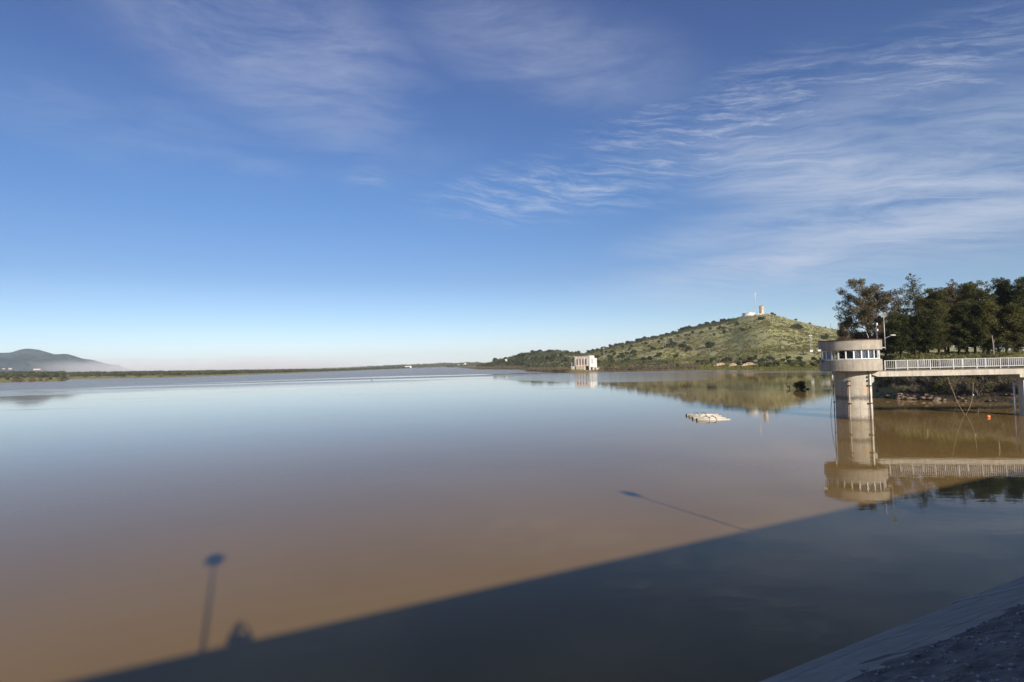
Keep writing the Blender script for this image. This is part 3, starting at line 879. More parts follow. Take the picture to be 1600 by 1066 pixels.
# ropes hanging at the left of the shaft
tag(MB().tube([at(1303, 585, 67.5), at(1302, 600, 67.4), at(1299, 625, 67.1), gnd(1298, 650)], .022, 5).build('rope', M['dkrope'], None), 'dark slack rope hanging from the cabin down the left side of the tower shaft', 'rope', 'ropes trailing at the tower foot')
tag(MB().tube([at(1304, 600, 67.3), at(1300.5, 622, 67.1), at(1298.5, 640, 66.8), gnd(1299, 660)], .018, 5).build('rope', M['dkrope'], None), 'thin dark rope trailing from the left guide rod into the water', 'rope', 'ropes trailing at the tower foot')
w_ = MB().tube([at(1300.6, 584, 67.6), at(1301, 595, 67.6)], [.06, .10], 10)
tag(w_.build('white_float', M['white'], None, True), 'white tube shaped float hung under the cabin beside the tower shaft', 'float')
# floodlight on the left of the window ring
fl = empty('floodlight', at(1284, 548, 68.6)); tag(fl, 'small grey floodlight on a bracket at the left edge of the cabin windows', 'floodlight')
MB().box(-.55, -.10, -.10, -.12, .12, .14).build('lamp_housing', M['galv'], fl, bevel=.02)
MB().box(-.12, -.03, -.03, .35, .03, .03).build('bracket', M['galv'], fl)
# black ring on the lower parapet
rc = at(1287.5, 563.6, 67.4)
tr = MB(); R0 = .2
a = face - 1.02; cx, cy = px_ + (PR + .06) * math.cos(a), py_ + (PR + .06) * math.sin(a); tx, ty = -math.sin(a), math.cos(a)
tr.tube([(cx + tx * R0 * math.cos(q * PI / 8), cy + ty * R0 * math.cos(q * PI / 8), 6.93 + R0 * math.sin(q * PI / 8)) for q in range(17)], .035, 6, cap=False)
tag(tr.build('tyre', M['dkrope'], None, True), 'small black ring hanging on the lower left of the cabin wall', 'tyre')

# lamp post and antenna on the tower
lp = empty('street_lamp', at(1383.2, 545, 69.4)); tag(lp, 'tall thin lamp post with disc head and side arm lamp beside the tower cabin', 'street lamp')
lp0 = Vector((0, 0, 0)); htop = (545 - 494) / F * 69.4
MB().tube([(0, 0, -.1), (0, 0, htop)], [.06, .04], 8).build('pole', M['galv'], lp, True)
MB().box(-.55, -.05, .1, .02, .05, .2).build('bracket', M['galv'], lp)
hd = MB().lathe([(0, .12), (.14, .10), (.27, .02), (.33, -.05), (.30, -.05), (.20, .0), (0, .02)], n=24).build('lamp_head', M['galv'], lp, True)
hd.location = (0, 0, htop + .1); hd.rotation_euler = (math.radians(-62), 0, math.radians(-12))
az_ = MB(); az_.tube([(0, 0, 1.25), (.35, -.05, 1.42), (.6, -.08, 1.5)], .028, 6)
ar = az_.build('arm', M['galv'], lp)
MB().ball((.95, -.12, 1.62), .38, .13, .09).build('side_lamp', M['white'], lp, True)
an = empty('antenna', at(1370.5, 528.5, 69.0)); tag(an, 'thin antenna pole with two small white boxes on the tower roof', 'antenna')
MB().tube([(0, 0, -.3), (0, 0, 1.85)], .025, 6).build('pole', M['galv'], an)
MB().box(-.05, -.1, 1.55, .12, .1, 1.85).build('antenna_box', M['white'], an, bevel=.01); MB().box(-.02, -.1, .85, .14, .1, 1.12).build('antenna_box', M['white'], an, bevel=.01)
sm = MB().tube([at(1357, 528, 68.6), at(1355.5, 523, 68.6), at(1354, 520.5, 68.6)], .03, 5)
tag(sm.build('vent_pipe', M['galv'], None), 'short bent vent pipe on the cabin roof left of the antenna', 'pipe')

# ------------------------------------------------------------------ FOOTBRIDGE
LB = 66.0
bridge = empty('footbridge', near0, 0); bridge['abs'] = 1
tag(bridge, 'narrow pale concrete footbridge with white railings running from the tower to the right bank', 'bridge')
sb0 = s_t + TR + .02; sb1 = LB
sp = sb0 + .75    # where the cantilever beam end is chamfered
zb0, zb1 = 4.88, 5.50
b = MB()
for yy in ((0, .32), (BW - .32, BW)):
    vs = [(sb0, yy[0], 5.2), (sb0 + .8, yy[0], zb0), (sb1, yy[0], zb0), (sb1, yy[0], zb1), (sb0, yy[0], zb1)]
    vs = [BM @ Vector(v) for v in vs] + [BM @ Vector((v[0], yy[1], v[2])) for v in vs]
    b.add(vs, [(0, 1, 2, 3, 4), (9, 8, 7, 6, 5)] + [(i, 5 + i, 5 + (i + 1) % 5, (i + 1) % 5) for i in range(5)])
b.build('beam', M['bridge'], bridge)
MB().box(sb0 + .6, .325, 5.25, sb1, BW - .325, 5.58, BM).build('deck', M['deck'], bridge)
k_ = MB(); k_.box(sb0 + .5, .04, zb1 + .004, sb1, .30, 5.60, BM); k_.box(sb0 + .5, BW - .30, zb1 + .004, sb1, BW - .04, 5.60, BM)
k_.build('kerb', M['deck'], bridge)


def s_of(px, yy):   # station on the bridge line whose vertical appears at pixel column px
    o = near0 + bn * yy; d = Vector(ray(px, 570)); # solve o + s*bd collinear (xy) with ray
    return (o.y * d.x - o.x * d.y) / (bd.x * d.y - bd.y * d.x)


for side, yy, first in (('near', .10, 1382.5), ('far', BW - .10, 1399.5)):
    rl = MB(); z0 = 5.604; zt = 6.80 if side == 'near' else 6.78
    sA = s_of(first, yy); step = 2.46
    s = sA; posts = []
    while s < sb1 - .3: posts.append(s); s += step
    r_ = empty('railing', near0); r_['abs'] = 1
    r_.parent = bridge; r_.matrix_parent_inverse = Matrix.Translation(-near0)
    t_ = MB(); t_.box(sA - .06, yy - .035, zt - .05, sb1, yy + .035, zt, BM); t_.box(sA, yy - .02, z0 + .22, sb1, yy + .02, z0 + .26, BM)
    o_ = t_.build('rail', M['white'], r_); 
    bb = MB(); s = sA + .12
    while s < min(sb1 - .3, sA + 40):
        if min(abs(s - q) for q in posts) > .07: bb.box(s - .013, yy - .013, z0 + .262, s + .013, yy + .013, zt - .052, BM)
        s += .21
    bb.build('balusters', M['white'], r_)['label'] = 'thin white upright bars'
    for s in posts:
        MB().box(s - .035, yy - .04 + .08, z0 - .001, s + .035, yy + .04 + .08, zt - .052, BM).build('post', M['white'], r_) if False else \
            MB().box(s - .04, yy - .05, z0, s + .04, yy + .05, zt - .052, BM).build('post', M['white'], r_)
# pier
sp0 = s_of(1597.4, .75); spc = s_of(1592.6, -.02)
pc = MB(); pc.box(sp0, .75, -4, sp0 + 1.5, 1.70, 4.5, BM); pc.build('pier', M['bridge'], bridge)
pc = MB(); pc.box(spc, -.02, 4.505, spc + 3.0, BW + .02, 4.875, BM); pc.build('pier_cap', M['bridge'], bridge)
MB().box(sp0 + 20, .15, -4, sp0 + 21.5, BW - .15, 4.87, BM).build('pier', M['bridge'], bridge)
# white gauge pole
g0 = gnd(1587, 648); gt = (648 - 598) / F * g0.y
gp = empty('gauge_pole', (g0.x, g0.y, 0)); tag(gp, 'tall white striped gauge pole standing in the water beside the bridge pier', 'pole')
MB().tube([(0, 0, -2), (0, 0, gt)], .095, 8).build('pole', M['frame'], gp, True)
MB().tube([(0, 0, gt), (0, 0, gt + .75)], .03, 6).build('pole_top', M['galv'], gp)
for zc in (.35, 1.95): MB().tube([(0, 0, zc - .06), (0, 0, zc + .06)], .085, 8).build('band', M['dark'], gp)
# ropes under the bridge


def catline(pts, name, label, r=.02, m='rope', n=24):
    P = [Vector(p) for p in pts]; out = []
    for i in range(len(P) - 1):
        p0 = P[max(i - 1, 0)]; p1 = P[i]; p2 = P[i + 1]; p3 = P[min(i + 2, len(P) - 1)]
        for k in range(6):
            t = k / 6; out.append(.5 * ((2 * p1) + (-p0 + p2) * t + (2 * p0 - 5 * p1 + 4 * p2 - p3) * t * t + (-p0 + 3 * p1 - 3 * p2 + p3) * t ** 3))
    out.append(P[-1])
    return tag(MB().tube(out, r, 5).build(name, M[m], None, True), label, 'rope', 'ropes hanging under the footbridge')


wpt = gnd(1508, 648)
catline([at(1480.5, 586, 67.2), at(1484, 598, 67.6), at(1490, 614, 68.2), at(1498, 632, 68.8), wpt - Vector((0, 0, .1))], 'rope', 'long pale rope sagging from the middle of the bridge down to the water')
catline([at(1520.3, 585, 68.2), at(1520.5, 600, 68.3), at(1519.5, 620, 68.6), at(1515, 637, 69), wpt + Vector((.03, 0, -.1))], 'rope', 'pale knotted rope hanging straight from the bridge then curving left into the water', .024)
o = MB().ball(at(1520.6, 617.5, 68.5), .09, .09, .12).build('small_float', M['white'], None, True); tag(o, 'tiny white float tied halfway up the knotted rope', 'float')
bo = gnd(1544.5, 652.5)
o = MB().ball((bo.x, bo.y, .10), .21, .17, .17).ball((bo.x + .17, bo.y, .2), .05, .05, .05, 6, 4).build('buoy', M['buoy'], None, True); tag(o, 'small orange buoy floating under the footbridge', 'buoy')

# ------------------------------------------------------------------ floating pipes: two lashed pairs


def raft(ends, bands, label, sink=.0):
    A = [gnd(a[0], a[1]) for a, _ in ends]; root = empty('pipe_raft', A[0]); root['abs'] = 1
    tag(root, label, 'float', 'pairs of cream pipes floating together')
    ax = []
    for (a, b_) in ends:
        P = gnd(a[0], a[1] + 1.5); Q = gnd(b_[0], b_[1] + .8); P.z = .10; Q.z = .02
        P2 = P.lerp(Q, .55); P3 = P.lerp(Q, .72)
        pp = MB().tube([P, P2, P3, Q], [.20, .185, .12, .09], 16).build('pipe', M['float'], root, True)
        d = (Q - P).normalized(); cp = MB().tube([P - d * .05, P - d * .004], .19, 16).build('end_cap', M['hollow'], pp); cp.matrix_parent_inverse = Matrix()
        ax.append((P, Q))
    for t in bands:
        p = ax[0][0].lerp(ax[0][1], t); q = ax[1][0].lerp(ax[1][1], t); m_ = p.lerp(q, .5)
        MB().tube([p + Vector((0, 0, .26)), p.lerp(q, .3) + Vector((0, 0, .33)), p.lerp(q, .7) + Vector((0, 0, .30)), q + Vector((0, 0, .26)), q + Vector((.02, -.24, .02))], .045, 6).build('lashing', M['dark'], root, True)
    return root


raft([((1073, 648.6), (1122, 647.4)), ((1077, 650.2), (1127.5, 650))], (.30, .52), 'pair of cream pipes lashed together, the one farther from the dam')
raft([((1082.5, 653.6), (1134, 652.6)), ((1089, 656), (1141, 655))], (.36, .56), 'pair of cream pipes lashed together, the one nearer the dam, longest at its right end')

# ------------------------------------------------------------------ RIGHT BANK: trees, shrubs, rocks
WOOD = 'trees of the wood on the right bank'


def bank_pos(px, Y):
    p = at(px, hz(px), Y); r = math.hypot(p.x, p.y); return Vector((p.x, p.y, max(.2, ground_h(px, r)) - .05))


def hgt(px, top, Y, gz): return EYE + (hz(px) - top) / F * Y - gz


TREES = [  # px, top, depth, width px, kind, leaf, bark, label
    (1360, 433, 112, 92, 'euc', 'leaf_euc', 'bark', 'tall rusty brown eucalyptus with airy drooping crown behind the tower cabin'),
    (1432, 424, 116, 54, 'slender', 'leaf_mix', 'darkbark', 'slender open crowned tree, highest point of the left part of the wood'),
    (1467, 448, 110, 52, 'pine', 'leaf_mix', 'darkbark', 'olive round topped tree just right of the slender tallest one'),
    (1497, 433, 114, 50, 'slender', 'leaf_euc', 'darkbark', 'tree with a brown tinged top in the middle of the wood'),
    (1524, 437, 112, 46, 'pine', 'leaf_mix', 'darkbark', 'dense green tree right of the brown tinged one'),
    (1549, 437, 120, 34, 'slender', 'leaf_mix', 'bark', 'thin pale tree top showing between two denser trees'),
    (1574, 431, 116, 46, 'pine', 'leaf_pine', 'darkbark', 'very dark pine standing high near the right edge'),
    (1603, 430, 112, 48, 'pine', 'leaf_pine', 'darkbark', 'dark pine cut by the right edge of the photo'),
    (1510, 470, 100, 52, 'pine', 'leaf_pine', 'darkbark', 'dark pine in front of the middle of the wood'),
    (1452, 482, 102, 50, 'pine', 'leaf_pine', 'darkbark', 'low dark pine in front of the olive tree'),
    (1545, 470, 98, 56, 'pine', 'leaf_mix', 'bark', 'olive lit pine in front near the pale trunk'),
    (1585, 476, 96, 54, 'pine', 'leaf_mix', 'darkbark', 'olive pine with low boughs near the right edge'),
    (1478, 470, 124, 60, 'pine', 'leaf_pine', 'darkbark', 'shaded pine at the back of the wood behind the olive tree'),
    (1408, 492, 104, 50, 'pine', 'leaf_pine', 'darkbark', 'dark bushy tree right of the tower lamp post'),
    (1384, 505, 118, 60, 'pine', 'leaf_mix', 'bark', 'low tree under the eucalyptus right beside the cabin'),
    (1322, 502, 124, 34, 'pine', 'leaf_euc', 'bark', 'small brown green tree showing left of the eucalyptus over the cabin roof'),
    (1560, 455, 128, 60, 'pine', 'leaf_pine', 'darkbark', 'shaded pine at the back between the two dark ones'),
    (1630, 440, 104, 60, 'pine', 'leaf_mix', 'darkbark', 'olive pine just beyond the right edge whose boughs reach into the photo'),
    (1425, 500, 128, 60, 'pine', 'leaf_mix', 'darkbark', 'low olive tree at the back below the slender one'),
    (1446, 462, 121, 48, 'pine', 'leaf_mix', 'darkbark', 'olive tree filling the gap right behind the slender one'),
    (1484, 448, 118, 44, 'pine', 'leaf_euc', 'darkbark', 'brownish tree at the back left of the brown tinged top'),
    (1512, 446, 122, 48, 'pine', 'leaf_mix', 'darkbark', 'olive tree at the back in the very middle of the wood'),
    (1538, 452, 108, 44, 'pine', 'leaf_pine', 'darkbark', 'dark tree below the thin pale tree top'),
    (1408, 470, 122, 36, 'slender', 'leaf_euc', 'darkbark', 'brown green tree bridging the gap between eucalyptus and slender tree'),
    (1592, 452, 124, 44, 'pine', 'leaf_pine', 'darkbark', 'dark tree at the back near the right edge'),
]
for i, (px, top, Y, w, kind, lf, bk, lab) in enumerate(TREES):
    p = bank_pos(px, Y); H = hgt(px, top, Y, p.z); W = w / F * Y
    if kind == 'pine':
        t = make_tree('pine_tree', H, W, H * .16, 'pine', 40 + i, M[lf], M[bk], lab, WOOD, .24, .135, 58, 125, prof=lambda t: (1 - t * .62) * min(1, .55 + t * 2.2), clump=1.0)
    elif kind == 'euc':
        t = make_tree('eucalyptus_tree', H, W, H * .12, 'euc', 40 + i, M[lf], M[bk], lab, WOOD, .26, .155, 64, 66, prof=lambda t: math.sin(PI * min(1, .22 + t * .70)) ** .8, clump=1.15, multi=3)
    else:
        t = make_tree('slender_tree', H, W, H * .16, 'slender', 40 + i, M[lf], M[bk], lab, WOOD, .2, .13, 70, 68, prof=lambda t: math.sin(PI * min(1, .34 + t * .64)) ** .8, clump=.78)
    t.location = p; t.rotation_euler = (0, 0, i * 1.7)
# trunk with a broken pale top, a bare trunk in the gap
for px, Y, lab in ((1552, 95, 'pale bare trunk standing in front of the right part of the wood'), (1442, 98, 'short pale broken trunk above the bridge railing left of the dark trunks')):
    p = bank_pos(px, Y); r_ = empty('bare_trunk', p); tag(r_, lab, 'tree')
    h = 3.6 if px > 1500 else 2.0
    MB().tube([(0, 0, -.3), (.08, 0, h * .5), (.0, .05, h)], [.14, .11, .06], 8).build('trunk', M['palebark'], r_, True)
    MB().tube([(.05, 0, h * .6), (.5, .1, h * .85)], [.05, .02], 5).build('limb', M['palebark'], r_)

# shrubs on the bank, individually
SH = 'grey shrubs on the right bank'
protoA = [make_bush('shrub', 3.6, 3.0, 300 + k, M['leaf_bare'] if k != 1 else M['leaf_scrub'], M['palebark'], 'x', SH, .085, 1500, 22, 12, bare=1) for k in range(3)]
spots = []
rb = random.Random(5)
for k in range(66):
    px = 1370 + (k % 22) * 11 + rb.uniform(-3, 3); row = k // 22
    spots.append((px, (rb.uniform(.9, 2.0), rb.uniform(2.6, 4.0), rb.uniform(4.6, 6.2))[row]))
used = set()
for k, (px, d) in enumerate(spots):
    j = k % 3
    if j not in used: o = protoA[j]; used.add(j)
    else: o = copy_tree(protoA[j])
    s = rb.uniform(.7, 1.0) if d > 2.3 else (rb.uniform(.35, .6) if px < 1462 else rb.uniform(.6, .95)); s *= .75 if d > 4.5 else 1; kind = 'olive leafy' if j == 1 else 'grey twiggy'
    lab = '%s shrub %s the right bank between tower and pier' % (kind, 'low at the water edge of' if d < 2.3 else 'high on the slope of')
    place(o, on_ground(px, d) - Vector((0, 0, .15)), rb.uniform(0, 6), s, lab, SH + (' low, ' if d < 2.3 else ' high, ') + kind)
o = make_bush('bush', 2.0, 1.8, 77, M['leaf_bright'], M['palebark'], 'bright yellow green bush at the water edge under the footbridge', None, .10, 900, 6, 7)
place(o, on_ground(1467, 1.2) - Vector((0, 0, .1)))
o = make_bush('bush', 2.4, 1.0, 78, M['leaf_bare'], M['palebark'], 'x', None, .09, 700, 14, 7, bare=1)
# bare leaning branches near the pier
place(o, on_ground(1535, 1.4) - Vector((0, 0, .1)), label='low bare bush with branches leaning over the water left of the pier')
o['category'] = 'bush'
bb = MB(); 
for k in range(9):
    q = on_ground(1528 + k * 3, 3.0); e = gnd(1529 + k * 1.6, 628) + Vector((0, 0, .25 * k)); bb.tube([q + Vector((0, 0, 1.2)), q.lerp(e, .5) + Vector((0, 0, .9)), e + Vector((0, 0, .1))], [.05, .035, .015], 4)
tag(bb.build('fallen_branch', M['palebark'], None), 'tangle of pale dead branches leaning down to the water right of the ropes', 'branch')
o = make_bush('bush', 2.6, 4.2, 79, M['leaf_bare'], M['palebark'], 'taller bare forked shrub over the brown rocks right beside the tower', None, .07, 500, 16, 7, bare=1)
place(o, on_ground(1398, 2.6) - Vector((0, 0, .1)))

# rocks at the waterline
rr = random.Random(9); RG = 'brown rocks along the right waterline'
for k in range(46):
    px = rr.uniform(1367, 1462) if k < 34 else rr.uniform(1462, 1590); d = rr.uniform(-.3, 1.0); p = on_ground(px, max(d, 0.05)); s = rr.uniform(.16, .55) if k < 34 else rr.uniform(.12, .3)
    mb = MB().ball((0, 0, 0), s * rr.uniform(1, 1.9), s, s * .6, 8, 6)
    mb.v = [(x * (1 + .25 * vnoise(x + k, y, 3, 1)), y * (1 + .3 * vnoise(y + k, z, 3, 2)), z * (1 + .3 * vnoise(z + k, x, 3, 4))) for x, y, z in mb.v]
    o = mb.build('rock', M['rock'] , None)
    o.location = (p.x, p.y, max(p.z, 0) + s * .1); o.rotation_euler = (rr.uniform(-.3, .3), rr.uniform(-.3, .3), rr.uniform(0, 6))
    tag(o, 'brown rock among others along the waterline of the right bank', 'rock', RG)

# grass on the bank top, behind the trunks
pp = []
for k in range(16000):
    px = rr.uniform(1345, 1680); Y = rr.uniform(101, 150) if k % 3 else rr.uniform(92, 104); q = at(px, hz(px), Y); r = math.hypot(q.x, q.y)
    if r < shore(px) + 4: continue
    pp.append((q.x, q.y, ground_h(px, r) + rr.uniform(.02, .45)))
V, Fq = leaf_quads(np.array(pp), .32, .22, RNG)
tag(np_mesh('grass', V, Fq, M['leaf_scrub']), 'sunlit grass and undergrowth between the trunks on the right bank', 'grass', kind='stuff')

# bush drowned in the water
p = gnd(1253.5, 608.5)
o = make_bush('bush', 3.7, 2.6, 88, M['leaf_pine'], M['darkbark'], 'dark half drowned bush standing alone in the water left of the tower', None, .13, 2600, 8, 10)
place(o, p - Vector((0, 0, .75)), 0, 1.0)
p = gnd(1233, 608)
o = make_bush('bush', 1.0, 1.4, 89, M['leaf_pine'], M['darkbark'], 'thin sprig rising from the water just left of the dark drowned bush', None, .08, 120, 4, 4)
place(o, p - Vector((0, 0, .2)))

# ------------------------------------------------------------------ OAKS on the hills (individual), scrub as stuff
OG = 'holm oaks on the hills'


def make_oak(seed, label):
    rng = np.random.default_rng(seed); rnd = random.Random(seed)
    root = empty('holm_oak'); tag(root, label, 'tree', OG)
    cs = [(rnd.uniform(-2.2, 2.2), rnd.uniform(-2.2, 2.2), rnd.uniform(2.0, 4.4)) for _ in range(11)]
    rs = [rnd.uniform(1.1, 1.9) for _ in cs]
    V, Fq = leaf_quads(crown_points(cs, rs, [110] * 11, rng, .8), .48, .6, rng)
    tb = MB().tube([(0, 0, -.6), (.1, 0, 1.2), (.1, .1, 3)], [.3, .24, .12], 6)
    for a in range(4): tb.tube([(.1, 0, 1.3), (1.3 * math.cos(a * 1.6), 1.3 * math.sin(a * 1.6), 3)], [.14, .05], 4)
    tb.build('trunk', M['darkbark'], root); np_mesh('crown', V, Fq, M['leaf_oak'], root); return root


oaks = [make_oak(500 + k, 'dark holm oak on the hill') for k in range(4)]
oak_n = [0]


def put_oak(p, s, label, group, sz=None):
    i = oak_n[0]; oak_n[0] += 1
    o = oaks[i] if i < 4 else copy_tree(oaks[i % 4])
    return place(o, p, i * 2.1, s, label, group, sz)


ro = random.Random(21)
LR = 'dark round holm oak in the row along the left crest of the big hill'
for k in range(46):      # crest row up the left shoulder
    u = 922 + k * 5.2 + ro.uniform(-2, 2)
    if 1146 < u: break
    put_oak(on_ridge(BIG, u, ro.uniform(.95, 1.0)) - Vector((0, 0, 1.3)), ro.uniform(.6, 1.15), LR, 'holm oaks along the crest of the big hill')
for k in range(42):      # second diagonal band
    f = k / 42; u = 935 + 240 * f + ro.uniform(-12, 12); put_oak(on_ridge(BIG, u, .80 - .10 * f + ro.uniform(-.12, .12)), ro.uniform(.3, .85), 'dark holm oak in the loose band across the upper left slope of the big hill', 'holm oaks across the upper slope of the big hill')
for u, t, s in ((1210, 1.0, .7), (1214, .99, .55), (1246, 1.0, .55), (1268, .99, .5), (1292, .98, .4), (1244, .72, 1.3), (1249, .71, 1.4), (1240, .70, 1.1), (1290, .55, 1.2), (1190, .82, 1.0), (1194, .82, .9), (1155, .80, .7), (1110, .42, 1.3), (1113, .40, 1.4), (1108, .39, 1.0)):
    put_oak(on_ridge(BIG, u, t) - Vector((0, 0, .9 * s)), s, 'solitary holm oak clump on the open right half of the big hill', 'solitary holm oaks on the big hill')
for k in range(60):      # lower left slope
    u = ro.uniform(925, 1080); put_oak(on_ridge(BIG, u, ro.uniform(.22, .62)), ro.uniform(.45, .9), 'holm oak among scrub on the lower left slope of the big hill', 'holm oaks on the lower left slope')
for k in range(34):      # foot of the hill
    u = ro.uniform(1085, 1320); put_oak(on_ridge(BIG, u, ro.uniform(.02, .12)), ro.uniform(.4, .95), 'dark bush like oak at the grassy foot of the big hill', 'oaks at the foot of the big hill', sz=.55)
for k in range(70):
    u = ro.uniform(760, 925); put_oak(on_ridge(SMALL, u, ro.uniform(.25, 1.0)), ro.uniform(.7, 1.3), 'holm oak on the small wooded hill behind the ruined building', 'holm oaks on the small hill')


def scatter(name, pts, sizes, per, leaf, m, label, cat, squash=.7):
    rng = np.random.default_rng(len(pts)); P = crown_points(pts, sizes, [per] * len(pts), rng, squash)
    V, Fq = leaf_quads(P, leaf, .6, rng); return tag(np_mesh(name, V, Fq, m), label, cat, kind='stuff')


pts = []; sz = []
for k in range(9000):
    u = ro.uniform(900, 1380); t = ro.uniform(.03, 1.0)
    p = on_ridge(BIG, u, t)
    if vnoise(p.x, p.y, .012, 9) + ro.uniform(-.35, .35) < -.02: continue
    s = ro.uniform(.6, 1.5) * (1.5 if ro.random() < .15 else 1); pts.append(p + Vector((0, 0, s * .3))); sz.append(s)
scatter('scrub', pts, sz, 12, .42, M['leaf_scrub'], 'low green scrub covering the slopes of the big hill', 'scrub')
pts = []; sz = []
for k in range(2600):
    u = ro.uniform(745, 935); t = ro.uniform(.02, 1.0); p = on_ridge(SMALL, u, t); s = ro.uniform(1.2, 2.8); pts.append(p + Vector((0, 0, s * .4))); sz.append(s)
for k in range(1500):
    u = 825 + 230 * ro.random() ** 1.3; t = ro.uniform(.0, .55 - .35 * (u - 825) / 230); p = on_ridge(BIG, u, t); s = ro.uniform(1.0, 2.2); pts.append(p + Vector((0, 0, s * .4))); sz.append(s)
scatter('woodland', pts, sz, 16, .75, M['leaf_oak'], 'olive grey woodland covering the small hill and the saddle', 'woodland')
pts = []; sz = []
for k in range(5200):
    u = 905 + 430 * ro.random() ** 1.15; t = ro.uniform(.02, .99); p = on_ridge(BIG, u, t)
    dens = vnoise(p.x, p.y, .010, 19) + .6 * vnoise(p.x, p.y, .035, 23) + .55 * (1 - t) - .35 * max(0, (u - 1050) / 250)
    if dens + ro.uniform(-.25, .25) < .12: continue
    s = ro.uniform(.9, 2.3); pts.append(p + Vector((0, 0, s * .35))); sz.append(s)
scatter('scrub', pts, sz, 18, .55, M['leaf_tall'], 'dark taller scrub merging into thickets over the big hill', 'scrub', .75)
pts = []; sz = []
for k in range(900):
    u = 905 + 250 * ro.random(); p = on_ridge(BIG, u, ro.uniform(.86, 1.0)); s = ro.uniform(1.0, 2.4); pts.append(p + Vector((0, 0, s * .3))); sz.append(s)
scatter('crest_thicket', pts, sz, 18, .6, M['leaf_oak'], 'dark thicket band along the left crest of the big hill', 'thicket', .8)
# pale leafless thicket along the far right shore
pts = []; sz = []
for k in range(1500):
    u = ro.uniform(722, 1090)
    if 889 < u < 937: continue
    p = on_ground(u, ro.uniform(2, 28)); s = ro.uniform(1.0, 3.0) if u > 822 else ro.uniform(1.6, 4); pts.append(p + Vector((0, 0, s * .5))); sz.append(s)
scatter('thicket', pts, sz, 26, .38, M['leaf_bare'], 'grey brown leafless thicket along the shore of the hills', 'thicket', .9)
# individual bushes at the foot
FG = 'rounded bushes along the hill shore'
fb0 = make_bush('bush', 7, 4.5, 601, M['leaf_scrub'], M['palebark'], 'x', FG, .35, 1500, 10, 12)
for i, (u, d, s) in enumerate(((955, 9, 1.3), (975, 12, 1.2), (1000, 8, 1.0), (1060, 12, 1.1), (1240, 24, 1.0), (1254, 20, .9), (1270, 26, .8), (1190, 30, .9), (1215, 32, 1.1), (1290, 24, .9))):
    o = fb0 if i == 0 else copy_tree(fb0)
    place(o, on_ground(u, d), i * 1.3, s, ('rounded olive bush on the shore right of the ruined building' if u < 1100 else 'rounded olive bush on the green meadow at the foot of the big hill'), FG + (' near the building' if u < 1100 else ' on the meadow'))

# shore grass strips
pp = []
for k in range(26000):
    u = ro.uniform(1040, 1325); d = ro.uniform(.5, 40); p = on_ground(u, d); pp.append((p.x, p.y, p.z + .12))
V, Fq = leaf_quads(np.array(pp), .55, .35, RNG)
tag(np_mesh('grass', V, Fq, M['meadow']), 'bright green grass strip along the shore at the foot of the big hill', 'grass', kind='stuff')
# eroded orange banks at the hill foot
for i, (u0_, u1_, d0) in enumerate(((1116, 1134, 38), (1139, 1152, 37), (1159, 1180, 40))):
    mb = MB(); n = 14; prev = None; vs = []
    for k in range(n):
        u = u0_ + (u1_ - u0_) * k / (n - 1)
        if k == 0: ym = on_ground((u0_ + u1_) / 2, d0 - 4).y
        q = at(u, hz(u), ym + 1.2 * vnoise(u, i, .3, 3)); rr_ = math.hypot(q.x, q.y); b = Vector((q.x, q.y, ground_h(u, rr_))); h = 2.2 * math.sin(PI * (k + .5) / n) ** .5 + .5 * vnoise(u, 0, .9, 4)
        back = b + Vector((0, 5, -.4))
        vs += [(b.x, b.y, b.z - .3), (b.x, b.y + .5, b.z + h * .55), (b.x, b.y + 1.5, b.z + h), (back.x, back.y, back.z - .3)]
    mb.add(vs, [(4 * k + j, 4 * k + 4 + j, 4 * k + 5 + j, 4 * k + 1 + j) for k in range(n - 1) for j in range(3)])
    tag(mb.build('earth_bank', mat('orange_earth', (.42, .28, .18), .95, .3, .3), None), ('leftmost', 'middle', 'rightmost')[i] + ' of three eroded orange earth banks at the foot of the big hill', 'earth bank')

# ------------------------------------------------------------------ LEFT SHORE
pts = []; sz = []
for k in range(5200):
    u = ro.uniform(-260, 640); d = (105 if u < 250 else 80) + 240 * ro.random() ** 1.3
    if u > 500: d *= .6
    p = on_ground(u, d); s = ro.uniform(2.2, 4.2) * (1 if u < 480 else .75); pts.append(p + Vector((0, 0, s * .75))); sz.append(s)
scatter('woodland', pts, sz, 22, 1.1, M['leaf_oak'], 'long low belt of dark woodland behind the left shore', 'woodland')
pts = []; sz = []
for k in range(5200):
    u = ro.uniform(-260, 600); p = on_ground(u, ro.uniform(1, 105)); s = ro.uniform(.5, 1.5); pts.append(p); sz.append(s)
scatter('reeds', pts, sz, 14, .5, M['grass'], 'yellow green rough grass along the left shore', 'grass', .6)
for k in range(34):
    u = ro.uniform(-40, 520); put_oak(on_ground(u, ro.uniform(40, 100)), ro.uniform(.7, 1.3), 'oak standing on the pale grass in front of the left woodland', 'oaks in front of the left woodland')
BG = 'russet bushes on the left shore'
rb0 = make_bush('bush', 8, 5, 611, M['leaf_bare'], M['palebark'], 'x', BG, .5, 900, 10, 10)
for i, (u, d, s) in enumerate(((22, 8, 1.2), (34, 10, 1.1), (50, 9, 1.2), (62, 12, .9), (74, 8, .7), (95, 5, 1.1), (-30, 9, 1.2), (252, 20, 1.1), (288, 24, .9), (402, 18, .9))):
    o = rb0 if i == 0 else copy_tree(rb0)
    place(o, on_ground(u, d), i * 1.9, s, 'russet bush on the point of the left shore' if u < 120 else 'small russet bush farther along the left shore', BG + (' point' if u < 120 else ' far'))
